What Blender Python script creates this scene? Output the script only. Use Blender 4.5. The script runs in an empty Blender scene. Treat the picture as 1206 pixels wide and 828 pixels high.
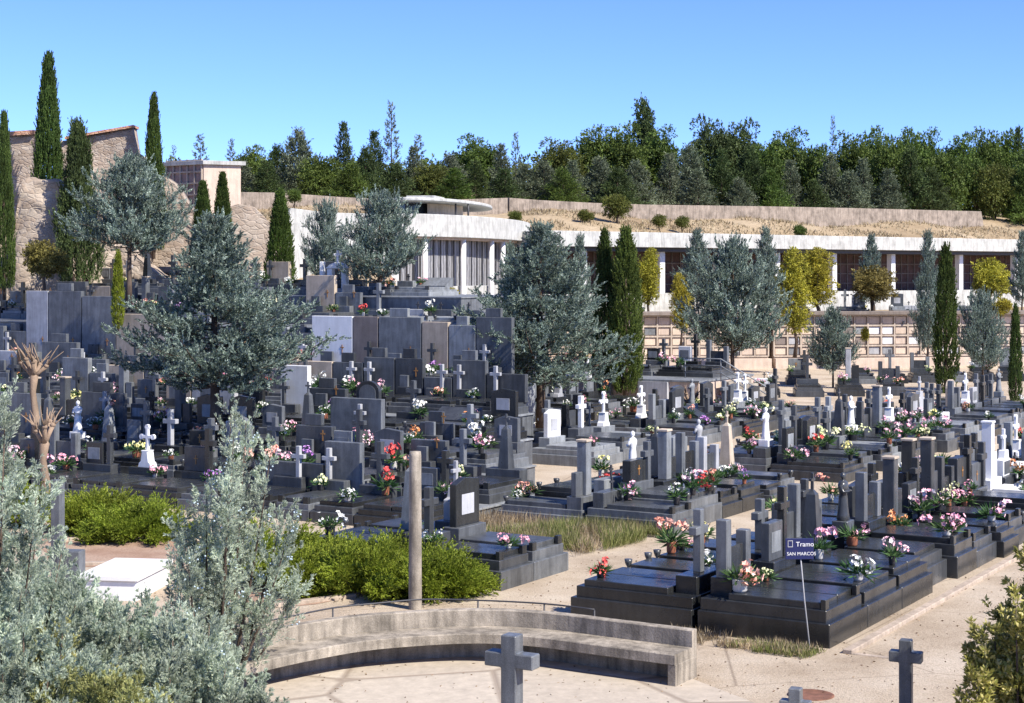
import bpy, bmesh, math, random
import numpy as np
from mathutils import Vector, Matrix, noise

random.seed(7)
R = math.radians
scene = bpy.context.scene
COL = scene.collection
SN, CS = 0.51054, 0.85985            # the path direction, 30.7 degrees right of straight ahead
CAMZ, F, HOR = 6.0, 2000.0, 320.0

def uv(u, v): return (SN*u + CS*v, CS*u - SN*v)
def to_uv(X, Y): return (SN*X + CS*Y, CS*X - SN*Y)
def at(px, py, z=0.0):
    Y = F*(CAMZ-z)/(py-HOR); return ((px-603)/F*Y, Y)
def atY(px, Y): return ((px-603)/F*Y, Y)
def zat(py, Y): return CAMZ - (py-HOR)*Y/F
def proj(X, Y, Z): return (603+F*X/Y, HOR+F*(CAMZ-Z)/Y)
def sm(a, b, x):
    t = np.clip((x-a)/(b-a), 0, 1); return t*t*(3-2*t)

# ------------------------------------------------------------------ objects
def tag(o, label=None, cat=None, group=None, kind=None):
    if label: o['label'] = label
    if cat: o['category'] = cat
    if group: o['group'] = group
    if kind: o['kind'] = kind
    return o
def empty(name, loc=(0,0,0), rz=0.0, label=None, cat=None, group=None):
    o = bpy.data.objects.new(name, None); COL.objects.link(o)
    o.empty_display_size = 0.2
    o.location = loc; o.rotation_euler = (0,0,rz)
    return tag(o, label, cat, group)
def link_mesh(name, me, mat, parent=None):
    o = bpy.data.objects.new(name, me); COL.objects.link(o)
    if mat is not None and len(me.materials) == 0: me.materials.append(mat)
    if parent: o.parent = parent
    return o
KIDS = {}
def copy_tree(o, parent=None):
    c = o.copy(); COL.objects.link(c)
    c.parent = parent
    for ch in list(o.children): copy_tree(ch, c)
    return c

class MB:
    def __init__(s): s.v = []; s.f = []; s.sm = []
    def add(s, vs, fs, smooth=False):
        n = len(s.v); s.v.extend([tuple(p) for p in vs])
        for f in fs: s.f.append(tuple(i+n for i in f)); s.sm.append(smooth)
        return s
    def box(s, x0, x1, y0, y1, z0, z1, bev=0.0):
        if bev <= 0:
            vs = [(x0,y0,z0),(x1,y0,z0),(x1,y1,z0),(x0,y1,z0),(x0,y0,z1),(x1,y0,z1),(x1,y1,z1),(x0,y1,z1)]
            return s.add(vs, [(0,3,2,1),(4,5,6,7),(0,1,5,4),(1,2,6,5),(2,3,7,6),(3,0,4,7)])
        return s.prism_y([(x0,z0),(x1,z0),(x1,z1),(x0,z1)], y0, y1, bev)
    def prism_y(s, poly, y0, y1, bev=0.0):
        n = len(poly)
        bm = bmesh.new()
        a = [bm.verts.new((x, y0, z)) for x, z in poly]
        b = [bm.verts.new((x, y1, z)) for x, z in poly]
        bm.faces.new(a); bm.faces.new(b[::-1])
        for i in range(n): bm.faces.new((a[(i+1)%n], a[i], b[i], b[(i+1)%n]))
        bmesh.ops.recalc_face_normals(bm, faces=bm.faces)
        if bev > 0: bmesh.ops.bevel(bm, geom=list(bm.edges), offset=bev, segments=1, affect='EDGES')
        bm.verts.index_update()
        s.add([v.co[:] for v in bm.verts], [[v.index for v in f.verts] for f in bm.faces]); bm.free()
        return s
    def prism_z(s, poly, z0, z1, bev=0.0):
        t = MB().prism_y(poly, 0, 1, 0) if False else None
        bm = bmesh.new()
        a = [bm.verts.new((x, y, z0)) for x, y in poly]; b = [bm.verts.new((x, y, z1)) for x, y in poly]
        bm.faces.new(a[::-1]); bm.faces.new(b); n = len(poly)
        for i in range(n): bm.faces.new((a[i], a[(i+1)%n], b[(i+1)%n], b[i]))
        bmesh.ops.recalc_face_normals(bm, faces=bm.faces)
        if bev > 0: bmesh.ops.bevel(bm, geom=list(bm.edges), offset=bev, segments=1, affect='EDGES')
        bm.verts.index_update()
        s.add([v.co[:] for v in bm.verts], [[v.index for v in f.verts] for f in bm.faces]); bm.free()
        return s
    def lathe(s, prof, n=12, c=(0,0), sx=1, sy=1, smooth=True):
        vs = []; fs = []
        for r, z in prof:
            for k in range(n):
                a = 2*math.pi*k/n; vs.append((c[0]+r*sx*math.cos(a), c[1]+r*sy*math.sin(a), z))
        m = len(prof)
        for i in range(m-1):
            for k in range(n):
                k2 = (k+1)%n; fs.append((i*n+k, i*n+k2, (i+1)*n+k2, (i+1)*n+k))
        fs.append(tuple(range(n))[::-1]); fs.append(tuple((m-1)*n+k for k in range(n)))
        return s.add(vs, fs, smooth)
    def tube(s, pts, rads, n=8, smooth=True):
        pts = [Vector(p) for p in pts]; vs = []; fs = []
        for i, p in enumerate(pts):
            d = (pts[min(i+1, len(pts)-1)] - pts[max(i-1, 0)]).normalized()
            a = d.orthogonal().normalized(); 
            if abs(d.z) < .99: a = d.cross(Vector((0,0,1))).normalized()
            else: a = Vector((1,0,0)); a = (a - d*a.dot(d)).normalized()
            b = d.cross(a)
            for k in range(n):
                t = 2*math.pi*k/n; vs.append(p + (a*math.cos(t)+b*math.sin(t))*rads[i])
        for i in range(len(pts)-1):
            for k in range(n):
                k2 = (k+1)%n; fs.append((i*n+k, i*n+k2, (i+1)*n+k2, (i+1)*n+k))
        fs.append(tuple(range(n))[::-1]); fs.append(tuple((len(pts)-1)*n+k for k in range(n)))
        return s.add(vs, fs, smooth)
    def mesh(s, name):
        me = bpy.data.meshes.new(name); me.from_pydata(s.v, [], s.f)
        me.polygons.foreach_set('use_smooth', s.sm); me.update()
        return me
    def build(s, name, mat, parent=None): return link_mesh(name, s.mesh(name), mat, parent)

def np_mesh(name, V, Q):
    me = bpy.data.meshes.new(name)
    me.vertices.add(len(V)); me.vertices.foreach_set('co', np.ascontiguousarray(V, dtype=np.float32).ravel())
    k = Q.shape[1]
    me.loops.add(Q.size); me.loops.foreach_set('vertex_index', np.ascontiguousarray(Q, dtype=np.int32).ravel())
    me.polygons.add(len(Q)); me.polygons.foreach_set('loop_start', np.arange(0, Q.size, k, dtype=np.int32))
    me.update(calc_edges=True)
    return me

# ------------------------------------------------------------------ materials
def nt(name):
    m = bpy.data.materials.new(name); m.use_nodes = True
    t = m.node_tree; b = t.nodes['Principled BSDF']; return m, t, b
def N(t, typ, **k):
    n = t.nodes.new(typ)
    for a, v in k.items(): setattr(n, a, v)
    return n
def ramp(t, fac, stops):
    r = N(t, 'ShaderNodeValToRGB'); e = r.color_ramp.elements
    while len(e) < len(stops): e.new(0.5)
    for i, (p, c) in enumerate(stops): e[i].position = p; e[i].color = (*c, 1) if len(c) == 3 else c
    t.links.new(fac, r.inputs[0]); return r.outputs[0]
def noi(t, scale, det=3, vec=None, rough=.55):
    n = N(t, 'ShaderNodeTexNoise'); n.inputs['Scale'].default_value = scale; n.inputs['Detail'].default_value = det
    n.inputs['Roughness'].default_value = rough
    if vec is not None: t.links.new(vec, n.inputs['Vector'])
    return n.outputs['Fac']
def geo_pos(t): return N(t, 'ShaderNodeNewGeometry').outputs['Position']
def mixc(t, fac, a, b, mode='MIX'):
    m = N(t, 'ShaderNodeMix', data_type='RGBA', blend_type=mode)
    for sock, val in ((m.inputs[0], fac), (m.inputs[6], a), (m.inputs[7], b)):
        if hasattr(val, 'links'): t.links.new(val, sock)
        else: sock.default_value = val if not isinstance(val, tuple) else ((*val, 1) if len(val) == 3 else val)
    return m.outputs[2]
def mapr(t, f, a, b, c, d):
    m = N(t, 'ShaderNodeMapRange'); t.links.new(f, m.inputs[0])
    for i, v in zip((1,2,3,4), (a,b,c,d)): m.inputs[i].default_value = v
    return m.outputs[0]
def bump(t, b, h, s, d=.02):
    n = N(t, 'ShaderNodeBump'); n.inputs['Strength'].default_value = s; n.inputs['Distance'].default_value = d
    t.links.new(h, n.inputs['Height']); t.links.new(n.outputs[0], b.inputs['Normal'])

def stone_mat(name, col, rough=.3, var=.25, speck=.35, stain=.3, bs=.15, spec=.5):
    m, t, b = nt(name); pos = geo_pos(t)
    sp = noi(t, 90, 2, pos, .7); st = noi(t, 1.6, 5, pos, .65)
    oi = N(t, 'ShaderNodeObjectInfo').outputs['Random']
    c1 = mixc(t, mapr(t, sp, .35, .7, 0, 1), tuple(x*(1-speck*.6) for x in col), tuple(min(1, x*(1+speck)) for x in col))
    c2 = mixc(t, 1.0, c1, ramp(t, st, [(.3, (1-stain,)*3), (.62, (1, 1, 1))]), 'MULTIPLY')
    mp_ = N(t, 'ShaderNodeMapping'); mp_.inputs['Scale'].default_value = (5,5,.6); t.links.new(pos, mp_.inputs[0])
    c2 = mixc(t, 1.0, c2, ramp(t, noi(t, 1.5, 4, mp_.outputs[0], .6), [(.34,(1-stain*.7,)*3),(.56,(1,1,1)),(.75,(1+stain*.35,)*3)]), 'MULTIPLY')
    v = mapr(t, oi, 0, 1, 1-var, 1+var)
    cc = N(t, 'ShaderNodeCombineColor')
    for i in range(3): t.links.new(v, cc.inputs[i])
    c3 = mixc(t, 1.0, c2, cc.outputs[0], 'MULTIPLY')
    t.links.new(c3, b.inputs['Base Color'])
    t.links.new(mapr(t, st, .3, .7, rough*1.6, rough*.8), b.inputs['Roughness'])
    b.inputs['Specular IOR Level'].default_value = spec
    bump(t, b, noi(t, 30, 4, pos), bs, .01)
    return m
def plain(name, col, rough=.6, var=0.1, spec=.4):
    m, t, b = nt(name)
    oi = N(t, 'ShaderNodeObjectInfo').outputs['Random']; nz = noi(t, 12, 3, geo_pos(t))
    c = mixc(t, nz, tuple(x*(1-var) for x in col), tuple(min(1, x*(1+var)) for x in col))
    t.links.new(c, b.inputs['Base Color']); b.inputs['Roughness'].default_value = rough
    b.inputs['Specular IOR Level'].default_value = spec
    return m
def leaf_mat(name, c_dark, c_mid, c_light, trans=.25, nscale=.9, rough=.6):
    m, t, b = nt(name)
    g = N(t, 'ShaderNodeNewGeometry'); rnd = g.outputs['Random Per Island']
    c = ramp(t, rnd, [(0, c_dark), (.55, c_mid), (1, c_light)])
    nz = noi(t, nscale, 3, N(t, 'ShaderNodeTexCoord').outputs['Object'])
    oi = N(t, 'ShaderNodeObjectInfo').outputs['Random']
    hsv = N(t, 'ShaderNodeHueSaturation'); t.links.new(c, hsv.inputs['Color'])
    t.links.new(mapr(t, nz, .3, .7, .55, 1.45), hsv.inputs['Value'])
    t.links.new(mapr(t, oi, 0, 1, .488, .512), hsv.inputs['Hue'])
    t.links.new(hsv.outputs[0], b.inputs['Base Color']); b.inputs['Roughness'].default_value = rough
    b.inputs['Specular IOR Level'].default_value = .25
    tr = N(t, 'ShaderNodeBsdfTranslucent'); t.links.new(hsv.outputs[0], tr.inputs[0])
    mx = N(t, 'ShaderNodeMixShader'); mx.inputs[0].default_value = trans
    t.links.new(b.outputs[0], mx.inputs[1]); t.links.new(tr.outputs[0], mx.inputs[2])
    t.links.new(mx.outputs[0], t.nodes['Material Output'].inputs[0])
    return m

M = {}
M['black'] = stone_mat('black_granite', (.034,.036,.037), .2, .3, .3, .4)
M['dark'] = stone_mat('dark_granite', (.074,.079,.084), .28, .35, .4, .45)
M['mid'] = stone_mat('mid_granite', (.145,.155,.165), .38, .3, .35, .45)
M['grey'] = stone_mat('grey_granite', (.24,.255,.265), .5, .22, .3, .4)
M['pale'] = stone_mat('pale_granite', (.42,.425,.44), .55, .12, .2, .3)
M['white'] = stone_mat('white_marble', (.78,.78,.77), .4, .05, .08, .12)
M['beige'] = stone_mat('beige_stone', (.52,.43,.33), .8, .1, .2, .25)
M['brown'] = stone_mat('brown_granite', (.22,.18,.155), .45, .1, .35, .2)
M['rust'] = stone_mat('rusty_metal', (.22,.10,.06), .8, .1, .4, .5)
M['concrete'] = stone_mat('weathered_concrete', (.36,.315,.255), .9, .05, .35, .6, .6, .2)
M['plaster'] = stone_mat('white_plaster', (.52,.52,.49), .9, .04, .1, .35, .2, .2)
M['earthwall'] = stone_mat('earthy_wall', (.33,.275,.225), .95, .05, .35, .5, .5, .2)
M['cream'] = stone_mat('cream_plaster', (.58,.47,.38), .9, .06, .1, .2, .2, .2)
M['niche_plate'] = stone_mat('niche_plate', (.62,.50,.39), .7, .12, .1, .15, .2, .3)
M['niche_frame'] = stone_mat('niche_frame', (.50,.42,.34), .85, .05, .1, .3, .3, .2)
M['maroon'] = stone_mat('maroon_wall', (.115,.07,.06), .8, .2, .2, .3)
M['niche_pink'] = stone_mat('pinkish_plates', (.38,.27,.23), .85, .1, .2, .3)
M['roofcap'] = stone_mat('brown_coping', (.24,.20,.17), .9, .1, .2, .3)
M['kerbstone'] = stone_mat('sandy_kerb', (.44,.36,.285), .95, .05, .25, .35, .6, .2)
M['metal'] = plain('dark_iron', (.05,.05,.055), .5)
M['gold'] = plain('weathered_bronze', (.35,.17,.05), .5)
M['glass'] = plain('dark_glass', (.05,.06,.07), .08)
M['pot_d'] = plain('dark_pot', (.04,.04,.045), .4)
M['pot_w'] = plain('pale_pot', (.6,.58,.55), .5)
M['pot_t'] = plain('terracotta_pot', (.35,.13,.07), .7)
M['bark'] = stone_mat('bark', (.12,.09,.07), .95, .2, .4, .4, 1.0, .1)
M['bark_pale'] = stone_mat('pale_bark', (.33,.24,.17), .95, .1, .3, .35, 1.0, .1)

# the facade curtain
m, t, b = nt('grey_curtain'); w = N(t, 'ShaderNodeTexWave', wave_type='BANDS', bands_direction='X'); w.inputs['Scale'].default_value = 2.2; w.inputs['Distortion'].default_value = 2.5
t.links.new(geo_pos(t), w.inputs['Vector']); t.links.new(ramp(t, w.outputs['Fac'], [(0,(.12,.12,.125)),(1,(.30,.30,.31))]), b.inputs['Base Color']); b.inputs['Roughness'].default_value = .35; M['curtain'] = m
# rubble
def rubble_mat(name, tones, sc):
    m, t, b = nt(name); pos = geo_pos(t)
    mp = N(t, 'ShaderNodeMapping'); mp.inputs['Scale'].default_value = (1,1,1.7); t.links.new(pos, mp.inputs[0])
    wn = N(t, 'ShaderNodeTexNoise'); wn.inputs['Scale'].default_value = 1.5; t.links.new(mp.outputs[0], wn.inputs['Vector'])
    ad = mixc(t, .25, mp.outputs[0], wn.outputs['Color'], 'ADD')
    v1 = N(t, 'ShaderNodeTexVoronoi'); v1.inputs['Scale'].default_value = sc; t.links.new(ad, v1.inputs['Vector'])
    v2 = N(t, 'ShaderNodeTexVoronoi', feature='DISTANCE_TO_EDGE'); v2.inputs['Scale'].default_value = sc; t.links.new(ad, v2.inputs['Vector'])
    sep = N(t, 'ShaderNodeSeparateColor'); t.links.new(v1.outputs['Color'], sep.inputs[0])
    c = ramp(t, sep.outputs[0], [(0, tones[0]), (.5, tones[1]), (1, tones[2])])
    c = mixc(t, 1.0, c, ramp(t, noi(t, .5, 6, pos, .7), [(.3,(.62,.6,.58)),(.65,(1.1,1.08,1.05))]), 'MULTIPLY')
    c = mixc(t, mapr(t, v2.outputs['Distance'], 0, .06, .22, 0), c, tuple(x*.8 for x in tones[1]))
    t.links.new(c, b.inputs['Base Color']); b.inputs['Roughness'].default_value = .95
    h = mixc(t, .5, mapr(t, v2.outputs['Distance'], 0, .15, 0, 1), noi(t, 9, 6, pos))
    bump(t, b, h, .55, .08)
    return m
M['rubble'] = rubble_mat('rubble_stone', ((.33,.26,.20),(.40,.33,.265),(.46,.40,.335)), 3.6)
M['rock'] = rubble_mat('rough_rock', ((.36,.29,.23),(.41,.345,.28),(.46,.40,.335)), 2.6)
M['tile'] = rubble_mat('terracotta_coping', ((.48,.24,.15),(.52,.29,.19),(.55,.36,.26)), 5)

# ground materials
def ground_mat(name, c1, c2, c3, s1=.35, bs=.4, fine=22, cracks=False):
    m, t, b = nt(name); pos = geo_pos(t)
    c = ramp(t, noi(t, s1, 6, pos, .62), [(.3, c1), (.5, c2), (.72, c3)])
    c = mixc(t, 1.0, c, ramp(t, noi(t, fine, 5, pos, .8), [(.3,(.55,)*3),(.5,(.95,)*3),(.72,(1.15,)*3)]), 'MULTIPLY')
    if cracks:
        v = N(t, 'ShaderNodeTexVoronoi', feature='DISTANCE_TO_EDGE'); v.inputs['Scale'].default_value = .28; t.links.new(pos, v.inputs['Vector'])
        c = mixc(t, mapr(t, v.outputs['Distance'], 0, .006, .6, 0), c, (.16,.12,.09))
    t.links.new(c, b.inputs['Base Color']); b.inputs['Roughness'].default_value = .95; b.inputs['Specular IOR Level'].default_value = .15
    bump(t, b, noi(t, fine*1.3, 6, pos, .75), bs, .03)
    return m
M['path'] = ground_mat('sandy_path', (.37,.29,.205), (.50,.41,.305), (.60,.515,.405), .5, .9, 22, True)
M['soil'] = ground_mat('reddish_soil', (.30,.19,.13), (.38,.26,.19), (.44,.33,.25), 1.2, .6)
M['dry'] = ground_mat('dry_grass_hill', (.25,.18,.105), (.37,.285,.18), (.46,.37,.25), .16, 1.0, 3.5)
# irregular paving inside the bench
m, t, b = nt('crazy_paving'); pos = geo_pos(t)
v1 = N(t, 'ShaderNodeTexVoronoi'); v1.inputs['Scale'].default_value = .42; t.links.new(pos, v1.inputs['Vector'])
v2 = N(t, 'ShaderNodeTexVoronoi', feature='DISTANCE_TO_EDGE'); v2.inputs['Scale'].default_value = .42; t.links.new(pos, v2.inputs['Vector'])
sep = N(t, 'ShaderNodeSeparateColor'); t.links.new(v1.outputs['Color'], sep.inputs[0])
c = ramp(t, sep.outputs[0], [(0,(.43,.365,.285)),(1,(.54,.475,.385))])
c = mixc(t, 1.0, c, ramp(t, noi(t, 5, 6, pos, .75), [(.3,(.75,)*3),(.7,(1.08,)*3)]), 'MULTIPLY')
c = mixc(t, mapr(t, v2.outputs['Distance'], .008, .03, .75, 0), c, (.24,.19,.145))
t.links.new(c, b.inputs['Base Color']); b.inputs['Roughness'].default_value = .95
bump(t, b, mapr(t, v2.outputs['Distance'], 0, .05, 0, 1), .5, .02); M['paving'] = m

M['cedar'] = leaf_mat('blue_cedar_needles', (.055,.085,.065), (.17,.235,.19), (.44,.51,.43), .2, 1.5)
M['juniper'] = leaf_mat('blue_juniper_needles', (.27,.335,.25), (.45,.52,.40), (.66,.72,.57), .4, 1.6)
M['juniper_y'] = leaf_mat('yellowing_juniper', (.20,.22,.08), (.33,.34,.12), (.50,.47,.20), .25, 1.6)
M['cypress'] = leaf_mat('cypress_leaves', (.03,.055,.012), (.065,.105,.022), (.13,.18,.045), .2)
M['gold_cypress'] = leaf_mat('golden_cypress_leaves', (.16,.16,.02), (.34,.31,.035), (.55,.48,.07), .25)
M['olive'] = leaf_mat('olive_green_leaves', (.10,.09,.025), (.19,.165,.045), (.30,.26,.08), .25)
M['green'] = leaf_mat('green_juniper_leaves', (.09,.13,.012), (.23,.285,.025), (.42,.46,.07), .3, 2.0)
M['pine'] = leaf_mat('dark_pine_needles', (.032,.055,.016), (.065,.10,.03), (.125,.17,.06), .15, .25)
M['pine_b'] = leaf_mat('bluish_conifer_needles', (.06,.085,.045), (.145,.18,.105), (.27,.30,.20), .15, .25)
M['broad'] = leaf_mat('broad_green_leaves', (.05,.085,.018), (.10,.155,.03), (.18,.24,.055), .25, .25)
M['broad_y'] = leaf_mat('yellow_green_leaves', (.06,.085,.018), (.12,.145,.03), (.20,.21,.05), .25, .25)
M['shrub'] = leaf_mat('shrub_leaves', (.17,.19,.04), (.38,.37,.09), (.62,.57,.25), .3, 1.6)
M['drygrass'] = leaf_mat('dry_grass_blades', (.22,.165,.09), (.36,.285,.18), (.47,.40,.27), .3)
M['greengrass'] = leaf_mat('green_weed_blades', (.10,.13,.03), (.18,.20,.06), (.36,.33,.15), .3)
M['litter'] = leaf_mat('dry_leaf_litter', (.10,.06,.03), (.18,.12,.07), (.30,.22,.13), .1)
M['berry'] = plain('pale_blue_berries', (.42,.52,.58), .6)
M['stem'] = leaf_mat('flower_leaves', (.03,.07,.02), (.06,.13,.04), (.12,.2,.07), .25, 3)

# ------------------------------------------------------------------ foliage
def unit(a): return a/np.maximum(np.linalg.norm(a, axis=-1, keepdims=True), 1e-9)
def leaf_quads(P, D, L, W, rng):
    n = len(P); S = unit(np.cross(D, rng.normal(size=(n,3))))*W[:,None]*.5
    mid = P + D*L[:,None]*.45
    V = np.stack([P, mid+S, P+D*L[:,None], mid-S], 1).reshape(-1,3)
    return V, np.arange(4*n).reshape(n,4)
def plumes(P, D, L, K, nl, nw, spread, rng, curl=.25, taper=.6):
    """K needles along each plume axis"""
    n = len(P); s = rng.random((n,K))**.85
    pos = P[:,None,:] + D[:,None,:]*(L[:,None]*s)[...,None]
    pos[...,2] += (curl*L[:,None]*s*s)
    rad = unit(rng.normal(size=(n,K,3)))
    d = unit(D[:,None,:]*1.0 + rad*spread + np.array([0,0,curl])*s[...,None])
    pos = pos + rad*(L[:,None]*(1-s)*.16*spread)[...,None]
    ll = nl*(1-taper*s*.6)*rng.uniform(.7,1.2,(n,K))
    return leaf_quads(pos.reshape(-1,3), d.reshape(-1,3), ll.ravel(), (nw*rng.uniform(.7,1.2,(n,K))).ravel(), rng)

def crown_mesh(name, P, D, L, K, nl, nw, spread, rng, curl=.25):
    V, Q = plumes(P, D, L, K, nl, nw, spread, rng, curl)
    return np_mesh(name, V, Q)

def conifer_meshes(seed, h, r, base, nb, npl, K, prof, elev=(10,45), nl=.16, nw=.03, pl=.6, spread=.8, curl=.3, trunk_r=.13, lean=0.0, jag=.3):
    rng = np.random.default_rng(seed)
    mb = MB(); bend = rng.normal(0, .03*h, 2)*lean
    def tp(t): return np.array([bend[0]*math.sin(t*3), bend[1]*math.sin(t*2.5), h*t])
    ts = np.linspace(0, 1, 9)
    mb.tube([tp(t)-np.array([0,0,.25 if t==0 else 0]) for t in ts], [trunk_r*(1.25 if t==0 else 1)*(1-.93*t)+.006 for t in ts], 8)
    Ps = []; Ds = []; Ls = []
    for i in range(nb):
        t = base + (1-base)*((i+.5)/nb)**.9*.985
        q = (t-base)/(1-base)
        az = i*2.39996 + rng.normal(0,.35)
        ln = r*prof(q)*rng.uniform(1-jag, 1+jag*.45)
        if ln < .08*r: ln = .08*r
        el = R(rng.uniform(*elev) + 30*q)
        d = np.array([math.cos(az)*math.cos(el), math.sin(az)*math.cos(el), math.sin(el)])
        p0 = tp(max(t - .35*ln*math.sin(el)/h, base*.8)); 
        def bp(s): return p0 + d*ln*s + np.array([0,0, .10*ln*(s*s) - .06*ln*math.sin(s*3.1)])
        rr = max(.010, trunk_r*.34*(1-q)*ln/r)
        mb.tube([bp(s) for s in (0,.35,.7,1)], [rr, rr*.7, rr*.45, rr*.15], 5)
        m_ = max(3, int(npl*(.35+.65*ln/r)))
        s = .18+.82*rng.random(m_)**.7
        side = unit(np.cross(d, [0,0,1]))
        P = np.array([bp(x) for x in s])
        off = rng.uniform(-1,1,(m_,1))*side*(.28*ln*(1.15-s))[:,None]
        P = P + off*rng.uniform(.3,1,(m_,1)) + rng.normal(0,.035*ln,(m_,3))
        D = unit(d*rng.uniform(.5,1.2,(m_,1)) + side*rng.normal(0,.6,(m_,1)) + np.array([0,0,1])*rng.uniform(-.05,.75,(m_,1)))
        Ps.append(P); Ds.append(D); Ls.append(pl*rng.uniform(.5,1.2,m_)*(1.0-.35*q))
    P = np.concatenate(Ps); D = np.concatenate(Ds); L = np.concatenate(Ls)
    return mb.mesh('trunk'), crown_mesh('crown', P, D, L, K, nl, nw, spread, rng, curl)

def cedar_meshes(seed, h, r, base, nb, prof, tw=11, tu=6, K=15, nl=.11, nw=.026, trunk_r=.15, elev=(0,22), jag=.32, up=.5, tl=.20):
    """cedar: branches carry flat fans of twigs, each twig a row of short bristly tufts"""
    rng = np.random.default_rng(seed); mb = MB(); bend = rng.normal(0, .022*h, 2)
    def tp(t): return np.array([bend[0]*math.sin(t*3.2), bend[1]*math.sin(t*2.6), h*t])
    ts = np.linspace(0, 1, 9)
    mb.tube([tp(t)-np.array([0,0,.25 if t==0 else 0]) for t in ts], [trunk_r*(1.25 if t==0 else 1)*(1-.93*t)+.006 for t in ts], 8)
    Ps=[]; Ds=[]; Ls=[]
    for i in range(nb):
        q = ((i+.5)/nb)**.95; t = base+(1-base)*q*.97
        az = i*2.39996+rng.normal(0,.45); ln = max(.1*r, r*prof(q)*rng.uniform(1-jag,1+jag*.5)); el = R(rng.uniform(*elev)+38*q**1.5)
        d = np.array([math.cos(az)*math.cos(el), math.sin(az)*math.cos(el), math.sin(el)]); p0 = tp(max(base*.85, t-.25*ln*math.sin(el)/h))
        side = unit(np.cross(d,[0,0,1]))
        sg = .12*ln*rng.uniform(-.6,1.6)
        def bp(x): return p0+d*ln*x+np.array([0,0,sg*x*x-.05*ln*math.sin(x*3.1)])
        rr_ = max(.010, trunk_r*.36*(1-q)*ln/r)
        mb.tube([bp(x) for x in (0,.35,.7,1)], [rr_,rr_*.7,rr_*.45,rr_*.15], 5)
        nt_ = max(3, int(tw*(.35+.75*ln/r)))
        for j in range(nt_):
            x = .16+.84*((j+.5+rng.uniform(-.4,.4))/nt_); sgn = 1 if j%2 else -1
            tl_ = ln*.36*(1.2-x*.9)*rng.uniform(.6,1.25)+.12
            td = unit(d*.75+side*sgn*rng.uniform(.5,1.1)+np.array([0,0,rng.uniform(-.05,.45)])); b0 = bp(min(1,x))
            m_ = max(2, int(tu*(.35+tl_/.7)))
            f = (np.arange(m_)+rng.random(m_))/m_
            P = b0+td*(tl_*f)[:,None]+rng.normal(0,.03,(m_,3)); 
            D = unit(td*.6+rng.normal(0,.45,(m_,3))+np.array([0,0,up]))
            Ps.append(P); Ds.append(D); Ls.append(tl*rng.uniform(.6,1.3,m_))
    P=np.concatenate(Ps); D=np.concatenate(Ds); L=np.concatenate(Ls)
    return mb.mesh('trunk'), crown_mesh('crown', P, D, L, K, nl, nw, .55, rng, .12)

def column_meshes(seed, h, r, n, K, prof, nl=.14, nw=.04, pl=.45, base=.04, spread=.35, ragged=.1, trunk_r=.1):
    rng = np.random.default_rng(seed)
    q = rng.random(n)**.85; az = rng.random(n)*2*math.pi
    lob = 1+ragged*np.sin(az*3+q*9+seed)+ragged*.8*np.sin(az*5-q*17)
    rr = r*np.array([prof(x) for x in q])*lob*(1-.55*rng.random(n)**2.2)
    P = np.stack([np.cos(az)*rr, np.sin(az)*rr, h*(base+(1-base)*q*.96)], 1)
    out = np.stack([np.cos(az), np.sin(az), np.zeros(n)], 1)
    D = unit(np.array([0,0,1.0]) + out*rng.uniform(.02,.42,(n,1)) + rng.normal(0,.1,(n,3)))
    L = pl*rng.uniform(.6,1.2,n)
    mb = MB(); ts = np.linspace(0,1,5)
    mb.tube([(0,0,h*t*.9-(.2 if t==0 else 0)) for t in ts], [trunk_r*(1-.9*t)+.01 for t in ts], 7)
    return mb.mesh('trunk'), crown_mesh('crown', P, D, L, K, nl, nw, spread, rng, .1)

def round_meshes(seed, h, r, base, nclump, per, K, nl=.3, nw=.12, trunk_r=.15, flat=.8, cr=.38, limbs=True):
    rng = np.random.default_rng(seed)
    cz = h*(base+(1-base)/2); rz = h*(1-base)/2
    d = unit(rng.normal(size=(nclump,3))); rad = rng.random(nclump)**.4*.78
    C = d*rad[:,None]*np.array([r, r, rz]) + np.array([0,0,cz]); C[:,2] += rng.normal(0,.05*h,nclump)
    cs = cr*r*rng.uniform(.6,1.15,nclump)
    dd = unit(rng.normal(size=(nclump,per,3)) + np.array([0,0,.25])); ra = rng.random((nclump,per))**.45
    P = C[:,None,:] + dd*(cs[:,None]*ra)[...,None]*np.array([1,1,flat])
    D = unit(dd + rng.normal(0,.4,(nclump,per,3)))
    P = P.reshape(-1,3); D = D.reshape(-1,3)
    mb = MB(); zb = h*base+.25*rz
    mb.tube([(0,0,-.25),(0.02*h,0,zb*.5),(0,.02*h,zb),(0,0,cz)], [trunk_r*1.2, trunk_r, trunk_r*.8, trunk_r*.35], 8)
    if limbs:
        for i in range(min(nclump, 14)):
            c = C[i]; a = np.array([0,0,zb*rng.uniform(.75,1.05)])
            mb.tube([a, (a+c)/2+np.array([0,0,.04*h]), c], [trunk_r*.42, trunk_r*.25, trunk_r*.08], 5)
    return mb.mesh('trunk'), crown_mesh('crown', P, D, np.full(len(P), nl*1.3), K, nl, nw, .9, rng, .0)

def cedar_prof(q): return min(1.0, (q*4.5+.62))*(1-q)**.78*1.12
def round_prof(q): return min(1.0, (q*3.0+.8))*(1-q**2.2)**.7
def cone_prof(q): return min(1.0, (q*4+.55))*(1-q)**.75*1.06
def spire_prof(q): return min(1.0, q*5+.5)*(1-q)**.85
def column_prof(q): return min(1.0, .62+q*2.0)*(max(0, 1-q**2.6))**.75
def taper_prof(q): return min(1.0, .8+q*1.6)*(max(0, 1-q))**.6*1.05

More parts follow.
